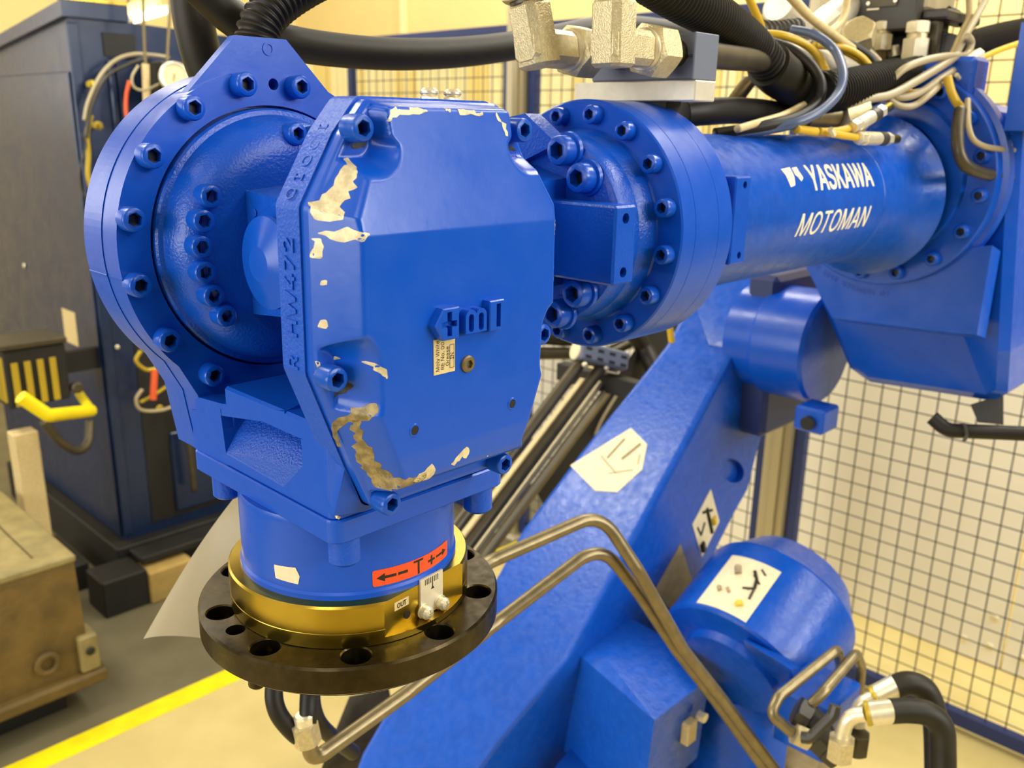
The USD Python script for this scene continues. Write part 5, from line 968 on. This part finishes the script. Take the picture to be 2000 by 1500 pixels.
# pipes, rail and clamp left of the lower arm
pc_ = thing('pipe_bundle_clamp', 'grey plastic double pipe clamp at the head of the pipes beside the lower arm', 'pipe clamp')
k0, k1 = np.array((1.0006, 0.6200, 1.1328)), np.array((1.1339, 0.6000, 1.1141))
ax_p = np.array((0.6998, 0.6200, 0.8494)) - np.array((1.0523, 0.6200, 1.1126)); ax_p /= np.linalg.norm(ax_p)
wv = np.cross(ax_p, (0, 1, 0)); wv /= np.linalg.norm(wv)
P1a, P1b = np.array((1.0523, 0.6200, 1.1126)), np.array((0.5488, 0.6200, 0.7363)); P2a, P2b = np.array((1.0991, 0.6000, 1.0968)), np.array((0.6082, 0.6000, 0.7345))
cc = (P1a + P2a) / 2 + np.array((.012, -.005, .0))
Bm = np.eye(4); Bm[:3, 0] = (P2a - P1a) / np.linalg.norm(P2a - P1a); yy_ = ax_p - Bm[:3, 0] * (ax_p @ Bm[:3, 0]); yy_ /= np.linalg.norm(yy_); Bm[:3, 1] = yy_; Bm[:3, 2] = np.cross(Bm[:3, 0], yy_); Bm[:3, 3] = cc
blk = box(-.062, .062, -.028, .012, -.024, .024, .004)
obj('body', mx(blk, Bm), 'clamp_plastic', pc_)
for k in range(4):
    for s in (-1, 1): obj('slot', mx(box(-.05 + k * .03, -.035 + k * .03, -.018 + (s + 1) * .009, -.011 + (s + 1) * .009, .0238, .0244), Bm), 'hole_shade_black', pc_); obj('slot', mx(box(-.05 + k * .03, -.035 + k * .03, -.018 + (s + 1) * .009, -.011 + (s + 1) * .009, -.0244, -.0238), Bm), 'hole_shade_black', pc_); obj('slot', mx(box(-.05 + k * .03, -.035 + k * .03, -.0288, -.0278, s * .012 - .004, s * .012 + .004), Bm), 'hole_shade_black', pc_)
obj('end_cap', mx(cyl((-.066, -.008, 0), (1, 0, 0), .020, .006, 24, .002), Bm), 'label_white', pc_)
obj('hydraulic_tube', sweep([P1a - ax_p * .02, P1b], .0135, 18), 'dark_pipe', label='dark pipe running down left of the lower arm, left of the pair', cat='pipe', smooth=True)
obj('hydraulic_tube', sweep([P2a - ax_p * .02, P2b], .0135, 18), 'dark_pipe', label='dark pipe running down left of the lower arm, right of the pair', cat='pipe', smooth=True)
rl = thing('guide_rail', 'pale aluminium guide rail under the dark pipes', 'rail')
for k, (pa, pb, r, m_) in enumerate((((1.1393, 0.6600, 1.0597), (0.6192, 0.6600, 0.6834), .017, 'label_tan'), ((1.1076, 0.6100, 1.0522), (0.6298, 0.6100, 0.6998), .0075, 'post_aluminium'), ((1.1248, 0.6000, 1.0427), (0.6531, 0.6000, 0.7003), .0090, 'post_aluminium'), ((1.1664, 0.6400, 1.0099), (0.6833, 0.6400, 0.6546), .011, 'steel_pipe'))):
    obj('profile', sweep([pa, pb], r, 8), m_, rl)
obj('mounting_bar', box(1.10, 1.13, .40, .74, 1.03, 1.07, .002), 'dark_machine', rl)
for q_ in ((1.0323, 0.6000, 1.1064), (1.0896, 0.5850, 1.0923)): obj('screw', tm(m3.Manifold.sphere(.0062, 16).translate(q_)), 'bright_zinc', rl)
obj('added_gap_plate', hullp([(1.5710, 0.7000, 1.1460), (1.3888, 0.7000, 1.1049), (1.3147, 0.7000, 0.9997), (1.0039, 0.7000, 0.7843), (1.0508, 0.7000, 0.7121), (1.5630, 0.7000, 0.9240), (1.6173, 0.7300, 1.1354), (1.4308, 0.7300, 1.0933), (1.3550, 0.7300, 0.9857), (1.0369, 0.7300, 0.7653), (1.0848, 0.7300, 0.6913), (1.6091, 0.7300, 0.9082)]), 'dark_machine', label='added black plate for the dark gap left of the lower arm', cat='plate')  # plate added to fill the dark gap beside the beam
hose('rubber_hose', 'upper dark hose crossing behind the pipe clamp', [(1.0813, 0.8000, 1.1280), (1.2478, 0.8000, 1.0960), (1.4334, 0.8000, 1.0836), (1.6161, 0.8000, 1.0893)], .020, 'hose_rubber')
hose('rubber_hose', 'lower dark hose crossing behind the pipe clamp', [(1.0828, 0.8000, 1.0848), (1.1921, 0.8000, 1.0664), (1.3519, 0.8000, 1.0396), (1.4610, 0.7700, 1.0682), (1.4804, 0.7200, 1.0808)], .015, 'dark_pipe')
hose('rubber_hose', 'dark brown hose slanting down left of the arm top', [(1.3199, 0.7000, 1.1280), (1.3769, 0.7000, 1.0740), (1.3691, 0.6600, 1.0306), (1.3503, 0.6200, 0.9839)], .022, 'black_rubber')
strand('cable', 'thin cable hanging in the dark gap beside the lower arm', [(1.2722, 0.6920, 0.9706), (1.2223, 0.6920, 0.9227), (1.1939, 0.6920, 0.8838)], .004, 'grey_cable')
strand('cable', 'black cable with cable ties under the elbow housing', [(1.0663, -0.1031, 1.1516), (1.0700, -0.1280, 1.1369), (1.0822, -0.1552, 1.1375), (1.1113, -0.1993, 1.1393), (1.1511, -0.2684, 1.1434)], .012, 'black_rubber')
obj('cable_tie', sweep(spline([(1.0705, -0.1523, 1.1515), (1.0695, -0.1583, 1.1344), (1.0642, -0.1569, 1.1249)]), .003, 6), 'black_plastic', label='black cable tie on the cable under the elbow housing', cat='cable tie')
obj('guard_bracket', hullp([(1.1139, -0.1433, 1.1727), (1.1549, -0.1784, 1.1896), (1.1456, -0.1888, 1.1417), (1.1172, -0.1582, 1.1449), (1.1661, -0.1284, 1.1581), (1.2085, -0.1647, 1.1756), (1.1988, -0.1754, 1.1260)]), 'dark_machine', label='dark bracket at the right border under the elbow housing', cat='bracket')
